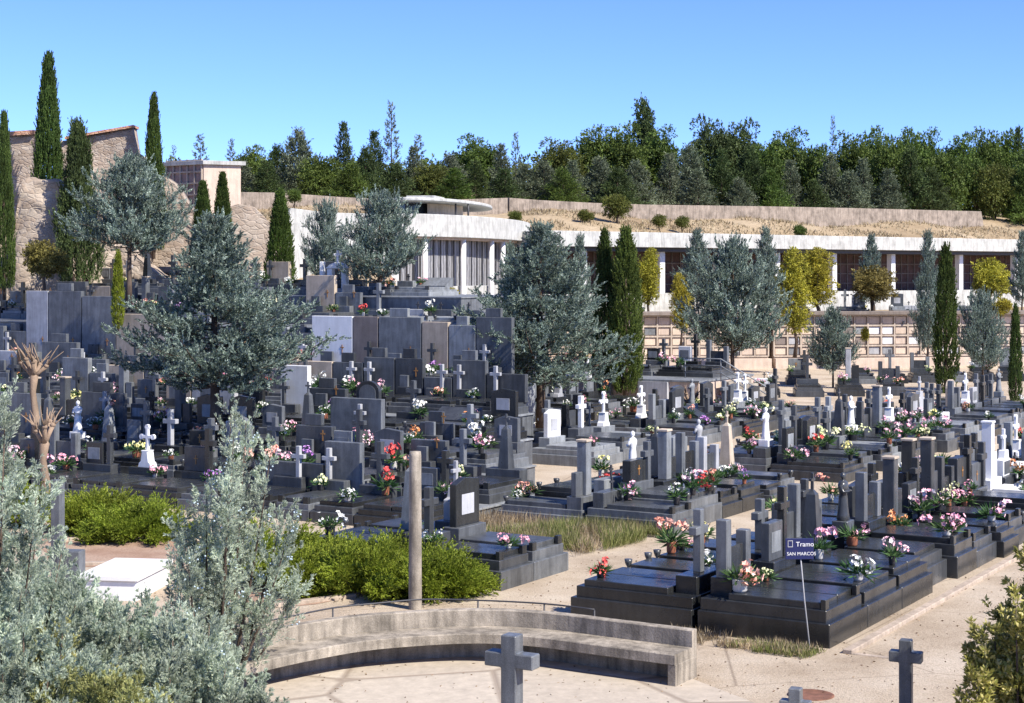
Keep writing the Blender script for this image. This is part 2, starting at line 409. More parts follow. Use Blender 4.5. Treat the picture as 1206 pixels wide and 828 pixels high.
TM = {}
def tree_meshes(kind):
    if kind in TM: return TM[kind]
    k = kind
    if k == 'cedar_a': r_ = cedar_meshes(11, 6.9, 3.05, .20, 100, cedar_prof, 13, 5, 52, .095, .026, .16, (-8,14), .36, .28, .30)
    elif k == 'cedar_b': r_ = cedar_meshes(23, 7.0, 3.15, .20, 108, cedar_prof, 13, 5, 52, .095, .026, .17, (-10,14), .32, .28, .30)
    elif k == 'cedar_c': r_ = cedar_meshes(37, 4.6, 2.2, .34, 66, round_prof, 11, 4, 46, .11, .028, .11, (-6,16), .36, .4, .34)
    elif k == 'cedar_e': r_ = cedar_meshes(61, 4.6, 2.2, .31, 58, round_prof, 11, 4, 46, .11, .028, .11, (-2,30), .42, .5, .38)
    elif k == 'cedar_d': r_ = cedar_meshes(41, 6.5, 2.1, .14, 76, cone_prof, 9, 4, 46, .12, .03, .12, (8,34), .32, .5, .4)
    elif k == 'cypress': r_ = column_meshes(5, 8, .85, 3000, 26, taper_prof, .12, .04, .42, .02, .38, .05, .12)
    elif k == 'slim': r_ = column_meshes(6, 7, .42, 1500, 24, column_prof, .12, .035, .4, .03, .32, .07, .08)
    elif k == 'twin': r_ = column_meshes(7, 8.2, .62, 2400, 24, column_prof, .12, .035, .45, .06, .35, .09, .12)
    elif k == 'scruffy': r_ = column_meshes(8, 7, 1.1, 1700, 22, taper_prof, .2, .05, .7, .03, .55, .22, .12)
    elif k == 'golden': r_ = round_meshes(9, 5, .95, .10, 34, 60, 9, .15, .045, .09, 1.25, .42)
    elif k == 'roundy': r_ = round_meshes(12, 3, 1.35, .3, 26, 60, 8, .16, .06, .09, .6)
    elif k == 'pine_a': r_ = cedar_meshes(51, 9, 3.0, .05, 84, spire_prof, 7, 4, 12, .34, .09, .2, (-10,14), .35, .3, .65)
    elif k == 'pine_b': r_ = cedar_meshes(52, 8, 3.4, .05, 76, cedar_prof, 8, 4, 12, .34, .09, .2, (-6,18), .35, .4, .7)
    elif k == 'pine_c': r_ = conifer_meshes(53, 10, 2.4, .10, 60, 9, 10, spire_prof, (-15,10), .4, .1, .9, .6, .0, .18, .6, .45)
    elif k == 'broad_a': r_ = round_meshes(54, 8, 3.6, .06, 46, 70, 6, .36, .15, .2, .8, .36)
    elif k == 'broad_b': r_ = round_meshes(55, 7, 3.3, .04, 40, 70, 6, .34, .14, .18, .7, .4)
    elif k == 'poplar': r_ = round_meshes(56, 9, 1.7, .1, 34, 60, 6, .36, .14, .15, 1.1, .5)
    elif k == 'bare': r_ = conifer_meshes(57, 9, 1.3, .25, 40, 4, 8, spire_prof, (-5,25), .35, .07, .6, .5, .0, .13, .6, .5)
    TM[kind] = r_; return r_

def make_tree(name, kind, mat, loc, label, cat='tree', group=None, s=1.0, sz=None, rz=None, bark='bark'):
    a, b_ = tree_meshes(kind)
    o = empty(name, loc, random.uniform(0, 6.28) if rz is None else rz, label, cat, group)
    o.scale = (s, s, sz if sz else s)
    for nm, me, mt in (('trunk', a, M[bark]), ('crown', b_, mat)):
        c = bpy.data.objects.new(nm, me); COL.objects.link(c)
        if len(me.materials) == 0: me.materials.append(mt)
        c.material_slots[0].link = 'OBJECT'; c.material_slots[0].material = mt
        c.parent = o
    return o

# ------------------------------------------------------------------ terrain
def ground_h(X, Y):
    X = np.asarray(X, float); Y = np.asarray(Y, float)
    r = X/np.maximum(Y, 1)
    left = np.interp(Y, [0,76,82,90,100,120,150,200,260,420], [0,0,5.1,6.6,8.6,10.6,12.0,15.0,16.5,17])
    Yl = 109 + 31*np.clip((X-2.6)/39.4, -.3, 1.8)          # colonnade front line
    d = Y - Yl; Yn = 104.6 + .085*np.clip(X, -5, 60)       # niche wall line
    right = np.interp(d, [-1,0,5.5,7,14,22,28,29.5,40,80,150,300], [3.1,3.1,3.3,6.2,8.5,10.2,10.7,11.2,11.8,14.8,17,18])
    right = np.minimum(right, 3.1*np.clip((Y-Yn)/1.4, 0, 1)) * (d <= 0) + right*(d > 0)
    wl = sm(-.035, -.085, r)
    h = right*(1-wl) + left*wl
    return h
def gh(X, Y): return float(ground_h(X, Y))

xs = np.concatenate([[-2500,-900,-400], np.arange(-160, 161, 1.6), [400,900,2500]])
ys = np.concatenate([[-1500,-300,-60], np.arange(-20, 262, 1.3), [300,360,500,1000,4000]])
XX, YY = np.meshgrid(xs, ys); ZZ = ground_h(XX, YY)
hillmask = YY > 80
rngg = np.random.default_rng(3)
nz = np.array([noise.noise(Vector((x*.09, y*.09, 0))) for x, y in zip(XX.ravel(), YY.ravel())]).reshape(XX.shape)
nz2 = np.array([noise.noise(Vector((x*.5, y*.5, 3))) for x, y in zip(XX.ravel(), YY.ravel())]).reshape(XX.shape)
ZZ = ZZ + np.where(ZZ > 3.5, nz*.8 + nz2*.25, nz*.0)
ny, nx = XX.shape
V = np.stack([XX, YY, ZZ], -1).reshape(-1,3)
idx = np.arange(ny*nx).reshape(ny, nx)
Q = np.stack([idx[:-1,:-1], idx[:-1,1:], idx[1:,1:], idx[1:,:-1]], -1)
zc = (ZZ[:-1,:-1]+ZZ[1:,1:])/2
hm = (zc > .6) | (YY[:-1,:-1] > 120)
def sub_mesh(name, mask, mat):
    q = Q[mask]; used, inv = np.unique(q, return_inverse=True)
    o = link_mesh(name, np_mesh(name, V[used], inv.reshape(q.shape)), mat); o['kind'] = 'structure'
    for p in o.data.polygons: p.use_smooth = True
    return o
sub_mesh('ground', ~hm, M['path']); sub_mesh('hillside', hm, M['dry'])

def sheet(name, poly, z, mat):
    o = MB().add([(x,y,z) for x, y in poly], [tuple(range(len(poly)))]).build(name, mat); o['kind'] = 'structure'
    return o
sheet('soil', [at(60,668), at(215,668), at(235,640), at(40,622)], .006, M['soil'])
sheet('soil', [at(262,722), at(372,712), at(420,702), at(290,678)], .006, M['soil'])

# ------------------------------------------------------------------ graves
ORD = ['first','second','third','fourth','fifth','sixth','seventh','eighth','ninth','tenth','eleventh','twelfth','thirteenth','fourteenth','fifteenth','sixteenth','seventeenth','eighteenth','nineteenth','twentieth',
 'twenty-first','twenty-second','twenty-third','twenty-fourth','twenty-fifth','twenty-sixth','twenty-seventh','twenty-eighth','twenty-ninth','thirtieth','thirty-first','thirty-second','thirty-third','thirty-fourth','thirty-fifth','thirty-sixth','thirty-seventh','thirty-eighth','thirty-ninth','fortieth']
def ordn(i): return ORD[i]

def cross_poly(w, h, aw, ah, az, cx=0, z0=0):
    a = w/2; b_ = aw/2
    return [(cx-a,z0),(cx+a,z0),(cx+a,z0+az),(cx+b_,z0+az),(cx+b_,z0+az+ah),(cx+a,z0+az+ah),(cx+a,z0+h),(cx-a,z0+h),(cx-a,z0+az+ah),(cx-b_,z0+az+ah),(cx-b_,z0+az),(cx-a,z0+az)]
def statue_mb(z0, h):
    mb = MB(); s = h
    prof = [(.15,0),(.17,.03),(.15,.12),(.125,.3),(.115,.45),(.10,.55),(.125,.66),(.13,.74),(.10,.80),(.045,.825),(.042,.85),(.062,.875),(.072,.915),(.062,.96),(.03,.99),(.005,1.0)]
    n = 16; vs = []; fs = []
    for r, z in prof:
        for k in range(n):
            a = 2*math.pi*k/n; rr = r*(1+(.10*math.sin(a*5)*max(0,.6-z)))
            vs.append((rr*s*math.cos(a)*(1.25 if .6<z<.82 else 1), rr*s*.8*math.sin(a), z0+z*s))
    m_ = len(prof)
    for i in range(m_-1):
        for k in range(n): fs.append((i*n+k, i*n+(k+1)%n, (i+1)*n+(k+1)%n, (i+1)*n+k))
    mb.add(vs, fs, True)
    for sx in (-1,1):
        mb.tube([(sx*.15*s,0,z0+.74*s),(sx*.17*s,-.05*s,z0+.60*s),(sx*.04*s,-.15*s,z0+.62*s)], [.042*s,.036*s,.025*s], 8)
    return mb

TYPES = {  # description by type, word count kept small
 'cross':'{b} grave with upright {h} cross', 'stele':'{b} grave with rectangular {h} headstone', 'stele_cross':'{b} grave, {h} headstone beside cross',
 'round':'{b} grave with round-topped {h} headstone', 'pillars':'{b} grave with two {h} pillars', 'ornate':'{b} grave with ornate {h} cross',
 'obelisk':'{b} grave with tapering {h} pillar', 'statue':'{b} grave with {h} statue', 'medal':'{b} grave with {h} framed medallion',
 'lowslab':'{b} grave with low {h} headstone', 'panel':'{b} grave before plain {h} panel', 'panel_cross':'{b} grave, {h} panel and cross',
 'tallpillar':'{b} grave with tall {h} pillar', 'book':'{b} grave with tilted {h} plaque', 'wallcross':'{b} grave, {h} block with side cross'}
WORD = {'black':'black','dark':'charcoal','mid':'slate-grey','grey':'grey','pale':'pale','white':'white','beige':'beige','brown':'brown'}

GP = {}
def build_grave(typ, bs, hs, W, hb, L=2.3, ph=1.6):
    g = empty('grave'); B = M[bs]; H = M[hs]; rng = random.Random(hash((typ,bs,hs,W,hb,L,ph)) & 0xffff if False else (len(GP)*17+3))
    w = W/2 - .012
    MB().box(-w, w, -L, 0, -.25, hb*.66, .012).build('base', B, g)
    MB().box(-w+.07, w-.07, -L+.08, -.02, hb*.66-.01, hb, .01).build('step', B, g)
    sl = M['black'] if bs in ('dark','black') else (M['dark'] if bs == 'mid' else B)
    panel = typ.startswith('panel')
    if W < 1.65:
        MB().box(-w+.14, w-.14, -L+.2, -.5, hb-.01, hb+.11, .012).build('slab', sl, g)
    else:
        for sx in (-1, 1):
            MB().box(min(sx*.015, sx*(w-.13)), max(sx*.015, sx*(w-.13)), -L+.2, -.5, hb-.01, hb+.11, .012).build('slab', sl, g)
    # corner planters
    pk = rng.random()
    for sx in (-1, 1):
        if pk > .62: break
        px = sx*(w-.18); mb = MB(); z = hb-.005
        if pk < .22: mb.lathe([(.035,z),(.04,z+.02),(.025,z+.05),(.065,z+.13),(.075,z+.2),(.055,z+.2)], 10, (px,-L+.15)); mb.build('urn', M['dark'], g); continue
        mb.prism_z([(px-.08,-L+.10),(px+.08,-L+.10),(px+.08,-L+.19),(px-.08,-L+.19)], z, z+.17, .008)
        mb.build('planter', M['black'], g)
    pw = min(w*.8, .52); z1 = hb+.30
    if typ in ('cross','ornate','statue','obelisk','medal','tallpillar','stele_cross','wallcross','pillars','stele','round'):
        MB().box(-pw, pw, -.46, -.06, hb-.01, z1, .012).build('pedestal', sl if typ in ('ornate','statue') else B, g)
    if typ == 'cross':
        h = rng.uniform(.85,1.15)
        MB().prism_y(cross_poly(.15, h, .5, .14, h*.6, 0, z1-.005), -.34, -.19, .012).build('cross', H, g)
    elif typ == 'stele':
        h = rng.uniform(.6,.95); ww = pw*rng.uniform(.75,.98); 
        MB().prism_y([(-ww,z1-.005),(ww,z1-.005),(ww,z1+h),(-ww*.2,z1+h+.06),(-ww,z1+h*.93)], -.34, -.18, .012).build('headstone', H, g)
        MB().box(-ww*.55, ww*.5, -.352, -.343, z1+h*.25, z1+h*.7, .003).build('plaque', M['pale'], g)
    elif typ == 'stele_cross':
        h = rng.uniform(.5,.75); ww = pw
        MB().box(-ww*.95, ww*.25, -.36, -.2, z1-.005, z1+h, .012).build('headstone', H, g)
        MB().box(-ww*.8, ww*.05, -.372, -.363, z1+h*.2, z1+h*.75, .003).build('plaque', M['grey'], g)
        MB().prism_y(cross_poly(.14, h*1.85, .42, .13, h*1.25, ww*.62, z1-.005), -.34, -.2, .01).build('cross', B, g)
    elif typ == 'round':
        h = rng.uniform(.55,.8); ww = pw*.85; pts = [(-ww,z1-.005),(ww,z1-.005),(ww,z1+h)]
        for k in range(1,10): a = math.pi*k/10; pts.append((ww*math.cos(a), z1+h+ww*.75*math.sin(a)))
        pts.append((-ww,z1+h))
        MB().prism_y(pts, -.34, -.19, .01).build('headstone', H, g)
        pts2 = [(x*.72, z1+.08+(z-z1)*.78) for x, z in pts]
        MB().prism_y(pts2, -.352, -.343).build('plaque', M['mid'] if hs != 'mid' else M['grey'], g)
    elif typ == 'pillars':
        h = rng.uniform(.8,1.1)
        MB().box(-pw, -pw+.2, -.36, -.16, z1-.005, z1+h, .012).build('pillar', H, g)
        MB().box(pw-.2, pw, -.36, -.16, z1-.005, z1+h*.72, .012).build('pillar', H, g)
        MB().box(-pw+.21, pw-.21, -.3, -.22, z1-.005, z1+h*.5, .01).build('headstone', B, g)
    elif typ == 'ornate':
        mb = MB(); mb.prism_y([(-.24,z1-.005),(.24,z1-.005),(.20,z1+.12),(.14,z1+.16),(.10,z1+.42),(.13,z1+.46),(-.13,z1+.46),(-.10,z1+.42),(-.14,z1+.16),(-.20,z1+.12)], -.40, -.14, .012)
        mb.build('cross_base', H, g)
        mb = MB(); zz = z1+.455; mb.prism_y(cross_poly(.09,.62,.38,.09,.32,0,zz), -.31, -.23, .01)
        for cx, cz in ((-.2,zz+.365),(.2,zz+.365),(0,zz+.63)):
            pts = [(cx+.075*math.cos(a*math.pi/5), cz+.075*math.sin(a*math.pi/5)) for a in range(10)]; mb.prism_y(pts, -.305, -.235)
        mb.build('cross', H, g)
    elif typ == 'obelisk':
        h = rng.uniform(.9,1.2)
        mb = MB(); a = .16; b_ = .09
        mb.add([(-a,-.27-a,z1-.005),(a,-.27-a,z1-.005),(a,-.27+a,z1-.005),(-a,-.27+a,z1-.005),(-b_,-.27-b_,z1+h),(b_,-.27-b_,z1+h),(b_,-.27+b_,z1+h),(-b_,-.27+b_,z1+h),(0,-.27,z1+h+.12)],
               [(0,3,2,1),(0,1,5,4),(1,2,6,5),(2,3,7,6),(3,0,4,7),(4,5,8),(5,6,8),(6,7,8),(7,4,8)])
        mb.build('pillar', H, g)
        MB().prism_y(cross_poly(.05,.32,.2,.05,.17,0,z1+h+.08), -.295, -.245).build('cross', H, g)
    elif typ == 'tallpillar':
        h = rng.uniform(1.15,1.45)
        MB().box(-.13, .13, -.38, -.12, z1-.005, z1+h, .015).build('pillar', H, g)
        MB().box(.16, pw, -.34, -.2, z1-.005, z1+h*.45, .012).build('headstone', B, g)
        MB().box(-.15, .15, -.40, -.10, z1+h+.001, z1+h+.06, .01).build('cap', M['beige'] if hs != 'white' else H, g)
    elif typ == 'statue':
        MB().box(-.2, .2, -.42, -.1, z1+.001, z1+.22, .015).build('plinth', H, g)
        o = statue_mb(0, .95).build('statue', H, g); o.location = (0, -.26, z1+.218)
    elif typ == 'medal':
        mb = MB(); mb.prism_y([(-.34,z1-.005),(.34,z1-.005),(.34,z1+.42),(.2,z1+.46),(.16,z1+.66),(-.16,z1+.66),(-.2,z1+.46),(-.34,z1+.42)], -.36, -.18, .012); mb.build('headstone', H, g)
        MB().box(-.27,.27,-.372,-.363,z1+.05,z1+.38).build('plaque', M['mid'], g)
        MB().prism_y(cross_poly(.08,.55,.3,.08,.3,0,z1+.655), -.31, -.23, .01).build('cross', H, g)
    elif typ == 'lowslab':
        MB().box(-w+.15, w-.15, -.42, -.12, hb-.01, hb+.36, .015).build('headstone', H, g)
        MB().prism_y(cross_poly(.05,.3,.18,.045,.17,rng.uniform(-.3,.3),hb+.355), -.29, -.25).build('cross', M['metal'], g)
    elif typ == 'book':
        mb = MB(); a = w-.2
        mb.add([(-a,-.75,hb+.1),(a,-.75,hb+.1),(a,-.12,hb+.1),(-a,-.12,hb+.1),(-a,-.75,hb+.16),(a,-.75,hb+.16),(a,-.12,hb+.5),(-a,-.12,hb+.5)],[(0,3,2,1),(4,5,6,7),(0,1,5,4),(1,2,6,5),(2,3,7,6),(3,0,4,7)]); mb.build('headstone', H, g)
    elif typ == 'wallcross':
        h = rng.uniform(.7,.95)
        MB().box(-pw, pw*.55, -.36, -.12, z1-.005, z1+h*.7, .015).build('headstone', H, g)
        MB().prism_y(cross_poly(.03,.24,.13,.03,.14,-pw*.2,z1+h*.2), -.372, -.362).build('crucifix', M['gold'], g)
        MB().prism_y(cross_poly(.16, h*1.25, .46, .15, h*.75, pw*.65, z1-.004), -.44, -.29, .012).build('cross', B, g)
    elif panel:
        MB().box(-w+.01, w-.01, -.2, 0, hb-.01, hb+ph, .012).build('back_panel', H, g)
        MB().box(-w*.5, w*.5, -.5, -.22, hb-.01, hb+.36, .012).build('pedestal', B, g)
        if typ == 'panel_cross':
            x = rng.choice([-.28,.28,0])
            MB().prism_y(cross_poly(.12, .8, .4, .11, .48, x, hb+.355), -.42, -.31, .01).build('cross', M['dark'] if hs in ('grey','pale','white','beige','brown') else M['pale'], g)
        else:
            MB().box(-w*.38, w*.2, -.44, -.34, hb+.355, hb+.75, .01).build('headstone', M['mid'] if hs != 'mid' else M['dark'], g)
            MB().prism_y(cross_poly(.035,.3,.16,.035,.18,w*.5,hb+.7), -.212, -.202).build('crucifix', M['gold'], g)
        if hs in ('mid','grey','dark') and rng.random() < .5:
            MB().box(-w*.55, w*.3, -.1, .05, hb+ph+.001, hb+ph+.32, .012).build('panel_crest', H, g)
    return g

GRAVES = []   # (object, phrase, front-left, front-right, head points, row label)
def place_grave(spec, u, v, z, rz, phrase, group='graves in the cemetery rows'):
    key = spec
    if key in GP: g = copy_tree(GP[key])
    else: g = build_grave(*spec); GP[key] = g
    X, Y = uv(u, v); g.location = (X, Y, z); g.rotation_euler = (0,0,rz)
    typ, bs, hs = spec[:3]
    lab = TYPES[typ].format(b=WORD[bs], h=WORD[hs]) + ', ' + phrase
    tag(g, lab, 'grave', group)
    GRAVES.append((g, phrase, spec, z, X, Y)); return g

SPECIAL = []  # (px, py_of_head_base, type, base, head)
def visible(X, Y, z, m=40): 
    if Y < 5: return False
    x, y = proj(X, Y, z); return -m < x < 1206+m
rr = random.Random(21); ROWS = []
def pick_spec(style, hb):
    ts = ['cross','stele','stele_cross','round','pillars','ornate','obelisk','statue','medal','lowslab','tallpillar','book','wallcross']
    ws = [16,12,14,5,9,4,4,2,3,8,8,4,10]
    typ = rr.choices(ts, ws)[0]
    if style == 'near': bs = rr.choices(['black','dark'], [6,4])[0]
    else: bs = rr.choices(['dark','mid','grey','black'], [5,5,1.2,3])[0]
    hs = rr.choices(['dark','mid','grey','pale','white','black','beige'], [6,5,3,.9,.9,2.5,.4])[0]
    if style == 'left': hs = rr.choices(['dark','mid','black','grey','pale'], [6,5,4,1.5,.6])[0]; bs = rr.choice(['dark','dark','mid','black'])
    if typ in ('ornate','statue','medal'): hs = rr.choice(['white','pale','white','grey'])
    return typ, bs, hs

def uv_row(u0, u1, v, side, desc, style, hb, gaps=(), fixed=(), cond=None):
    rz = R(59.3) if side > 0 else R(-120.7)
    u = u0; slots = []
    i = 0
    while u < u1:
        if i < len(fixed): W = fixed[i][3]
        else: W = rr.choice([1.15,1.25,1.25,1.4,1.9])
        gp = [g for g in gaps if u+W > g[0] and u < g[1]]
        if gp: u = gp[0][1]; continue
        uc = u+W/2; X, Y = uv(uc, v); X2, Y2 = uv(uc, v+side*2.3)
        if (visible(X, Y, 1) or visible(X2, Y2, .5)) and (cond is None or cond(uc, v)):
            sp = list(fixed[i][:3]) if i < len(fixed) else list(pick_spec(style, hb))
            slots.append([sp, uc, W, X, Y])
        i += 1; u += W
    ROWS.append((slots, v, hb, rz, desc)); return len(slots)
def place_rows():
    allsl = [(sl, r[2]) for r in ROWS for sl in r[0]]; used = set()
    for s in SPECIAL:
        best = min(((abs(proj(sl[3], sl[4], hb+.3)[0]-s[0]) + 1.6*abs(proj(sl[3], sl[4], hb+.3)[1]-s[1]), n_) for n_, (sl, hb) in enumerate(allsl) if n_ not in used))
        allsl[best[1]][0][0] = list(s[2:5]); used.add(best[1]); s[5] = best[0] < 25
    for slots, v, hb, rz, desc in ROWS:
        for k, (sp, uc, W, X, Y) in enumerate(slots):
            near = uc < 31.5; place_grave((*sp, W, hb if near else hb+rr.choice([-.14,-.06,0,0,.07]), 2.3 if near else rr.choice([2.1,2.3,2.3,2.45])), uc, v, 0, rz, f'{ordn(k)} from near end of {desc}')
SPECIAL += [[757,587,'statue','mid','white',False],[575,556,'medal','mid','pale',False],[865,500,'ornate','grey','white',False],[915,500,'statue','mid','white',False],
 [893,562,'obelisk','mid','beige',False],[752,480,'ornate','mid','white',False],[723,530,'ornate','grey','white',False],[1150,590,'tallpillar','white','white',False],[613,540,'stele','grey','white',False],
 [1135,505,'ornate','mid','white',False],[1080,600,'tallpillar','dark','dark',False],[670,580,'tallpillar','mid','grey',False],[642,520,'cross','mid','grey',False],[700,505,'cross','mid','mid',False],[830,530,'statue','mid','pale',False]]
fixA = [('pillars','black','mid',1.85),('stele_cross','black','dark',1.85),('obelisk','black','dark',1.85),('statue','dark','dark',1.6),('pillars','black','mid',1.4),('tallpillar','dark','dark',1.5)]
fixA0 = [('cross','black','mid',1.75),('lowslab','black','dark',1.2),('cross','black','mid',1.3),('pillars','dark','mid',1.3),('stele_cross','dark','mid',1.3),('stele','dark','dark',1.3)]
nA = uv_row(25.8, 49, -11.75, +1, 'right path row', 'near', .58, (), fixA)
nA0 = uv_row(25.8, 59, -11.85, -1, 'back-to-back right row', 'near', .56, ((33.2,34.1),(41,42.4)), fixA0)
gB = ((31.0,34.9),(44.0,46.2))
uv_row(27.3, 71, -18.75, +1, 'middle path row', 'far', .55, gB)
uv_row(27.3, 71, -18.85, -1, 'row behind middle path', 'far', .55, gB)
lim = lambda u, v: v - 2.35 > -.605*u - .6 or v > -.605*u + 1.0
gC = ((52,53.5),)
uv_row(38.2, 66, -26.6, +1, 'third double row', 'far', .55, gC, (), lim)
uv_row(40.5, 66, -26.7, -1, 'third double row back', 'far', .55, gC, (), lim)
uv_row(47, 64.5, -34.4, +1, 'fourth double row', 'far', .6, (), (), lim)
uv_row(50, 64.5, -34.5, -1, 'fourth double row back', 'far', .6, (), (), lim)

place_rows()
# terraces at the left: walls run across, each a step higher
TER = [(35.0,38.2,.25,'lowest left terrace'),(38.2,41.2,.6,'second left terrace'),(41.2,44.2,1.0,'third left terrace'),(44.2,47.4,1.45,'fourth left terrace'),(47.4,51.2,1.95,'fifth left terrace'),(51.2,56.5,3.9,'sixth left terrace'),(56.5,63.5,5.0,'top left terrace')]
TL = ['long charcoal granite terrace wall lowest behind the green junipers','low grey granite terrace wall, second step up on the left','grey granite terrace wall, third step up on the left','grey terrace wall, fourth step up behind the left trees','grey terrace wall, fifth step up on the left','tall grey terrace wall, sixth step up under the coloured panels','topmost terrace wall below the rocky ruin']
def vlim(u): return -.605*u - .6 if u < 46 else -.635*u
for (ua, ub, z, nm), lab in zip(TER, TL):
    vr = vlim(ua); vl = vr - 40
    P = [uv(ua, vl), uv(ua, vr), uv(ub-.004, vr), uv(ub-.004, vl)]
    t_ = empty('terrace_wall', (*uv(ua, vr), 0), 0, lab, 'terrace wall', 'stepped terraces on the left'); ox, oy = uv(ua, vr)
    MB().prism_z([(x-ox, y-oy) for x, y in P], -1.0, z-.05).build('wall', M['grey' if ua in (51.2,) else 'mid'], t_)
    P2 = [uv(ua-.06, vl), uv(ua-.06, vr+.05), uv(ub-.01, vr+.05), uv(ub-.01, vl)]
    MB().prism_z([(x-ox, y-oy) for x, y in P2], z-.052, z, .006).build('coping', M['grey'], t_)

PANELS = [[180,563,'ornate','dark','white',1.0,'ground'],[392,457,'panel','mid','white',2.05,'fifth'],[434,457,'panel_cross','mid','brown',2.05,'fifth'],[474,457,'panel','mid','grey',2.05,'fifth'],[512,455,'panel_cross','mid','beige',1.9,'fifth'],[545,455,'panel','mid','grey',1.8,'fifth'],
 [172,470,'panel_cross','mid','beige',2.0,'fifth'],[35,412,'panel','mid','pale',2.9,'fifth'],[90,410,'panel','mid','mid',2.9,'fifth'],[128,410,'panel','mid','mid',2.7,'fifth'],[337,512,'panel','mid','beige',1.3,'fourth'],[215,520,'panel','dark','beige',1.2,'third'],[80,475,'panel','mid','mid',1.5,'fourth'],[290,512,'panel_cross','mid','grey',1.3,'fourth'],[460,512,'panel_cross','mid','mid',1.3,'fourth']]
def terrace_row(uh, z, desc, u_spec, panel_p, hb=.35, ua=None):
    vr = vlim(ua or uh) - .1; v = vr; k = 0; slots = []
    while v > vr - 30:
        W = rr.choice([1.15,1.3,1.5,1.9]) ; vc = v - W/2
        X, Y = uv(uh, vc)
        if X/Y < -.33: break
        if visible(X, Y, z, 60):
            hi_ = desc.startswith(('top','sixth')) and proj(X,Y,z)[0] > 425
            if rr.random() < (panel_p if not hi_ else 0):
                ty = rr.choice(['panel','panel_cross']); ph = rr.choice([.7,.9,1.1,1.3,1.6]) + (.5 if u_spec else 0)
                sp = [ty, rr.choice(['mid','dark','dark']), rr.choices(['mid','grey','dark','pale','beige','brown','white'],[6,2.5,5,1.0,1.6,.7,.6])[0], W, hb, 2.3, ph]
            else:
                sp = [*pick_spec('left', hb), W, hb]
                if hi_: sp = [rr.choice(['lowslab','book','lowslab','cross']), rr.choice(['mid','grey']), rr.choice(['mid','grey','pale']), W, .25]
            slots.append([sp, vc, X, Y])
        v -= W
    for s in PANELS:
        if len(s) != 7: continue
        for sl in slots:
            x, y = proj(sl[2], sl[3], z)
            if s[6] in desc and abs(x-s[0]) < (27 if s[4] in ('white','beige') else 20) and not (len(sl) > 4):
                sl[0] = [s[2], s[3], s[4], sl[0][3], hb, 2.3, s[5]]; sl.append(1)
                if s[4] in ('white','beige') and s[2] != 'ornate': s[6] += ''; hit = True; continue
                s.append(1); break
    for i, (sp, vc, X, Y, *_) in enumerate(slots):
        place_grave(tuple(sp), uh, vc, z, R(-30.7), f'{ordn(i)} from right on {desc}', 'graves on the stepped left terraces')
for i, (ua, ub, z, nm) in enumerate(TER):
    if i < 6: terrace_row(ub-.12, z, nm, i in (4,), [.35,.35,.45,.6,.9,.6][i], .35, ua)
terrace_row(34.85, 0, 'ground before terraces', False, .15, .4)
terrace_row(60.5, 5.0, 'top left terrace', False, .5)

# raised walled terrace in front of the niches
vl, vr_ = -46.0, -30.2
ox, oy = uv(66.5, vr_)
t_ = empty('terrace_wall', (ox, oy, 0), 0, 'white and grey panelled terrace wall behind the cypress pair in mid-cemetery', 'terrace wall')
MB().prism_z([(x-ox, y-oy) for x, y in (uv(66.5,vl), uv(66.5,vr_), uv(72.5,vr_), uv(72.5,vl))], -1, 1.25).build('wall', M['cream'], t_)
MB().prism_z([(x-ox, y-oy) for x, y in (uv(66.42,vl), uv(66.42,vr_+.05), uv(72.5,vr_+.05), uv(72.5,vl))], 1.252, 1.33).build('coping', M['grey'], t_)
for a_, b_, mt in ((-43,-40.6,'grey'),(-40.4,-38.6,'white'),(-38.4,-37.2,'mid'),(-35,-34.3,'mid'),(-33,-31.6,'pale')):
    P = [uv(66.3,a_), uv(66.3,b_), uv(66.497,b_), uv(66.497,a_)]
    MB().prism_z([(x-ox, y-oy) for x, y in P], 0, 1.24).build('panel', M[mt], t_)
k = 0
for v in (-44,-42.4,-40.8,-39.0,-37.4,-35.8,-34.2,-32.6,-31.2):
    sp = (*pick_spec('far', .4), 1.4, .3)
    place_grave(sp, 71.0, v, 1.33, R(-30.7), f'{ordn(8-k)} from right on walled terrace', 'graves on the walled mid terrace'); k += 1
# rows in front of the niche wall
k = 0
for X in np.arange(15.5, 34, 1.75):
    Y = 92 + (X-15)*.25
    if 975 < proj(X,Y,0)[0] < 985: continue
    sp = (*pick_spec('far', .4), 1.4, .4)
    u_, v_ = to_uv(X, Y); place_grave(sp, u_, v_, 0, R(-6 + rr.uniform(-2,2)), f'{ordn(k)} from left before niche wall', 'graves before the niche wall'); k += 1
k = 0
for X in np.arange(12.4, 36, 2.1):
    Y = 83 + (X-12)*.2
    sp = (*pick_spec('far', .4), 1.4, .45)
    if 1090 < proj(X,Y,0)[0]: continue
    u_, v_ = to_uv(X, Y); place_grave(sp, u_, v_, 0, R(-8 + rr.uniform(-2,2)), f'{ordn(k)} from left in far cross row', 'graves in the far cross row'); k += 1
# upper terrace graves under the colonnade
k = 0
for px in (735,752,812,905,924,946,1000,1016,1062,1078,1135,1150,1172):
    Y = 107.5 + 2*(px-650)/556*2; X = (px-603)/F*Y
    sp = (rr.choice(['stele','lowslab','round','cross']), rr.choice(['grey','mid']), rr.choice(['grey','pale','dark']), 1.3, .3)
    u_, v_ = to_uv(X, Y+1.5); place_grave(sp, u_, v_, 3.12, R(-5), f'{ordn(k)} from left above niche wall', 'graves above the niche wall'); k += 1

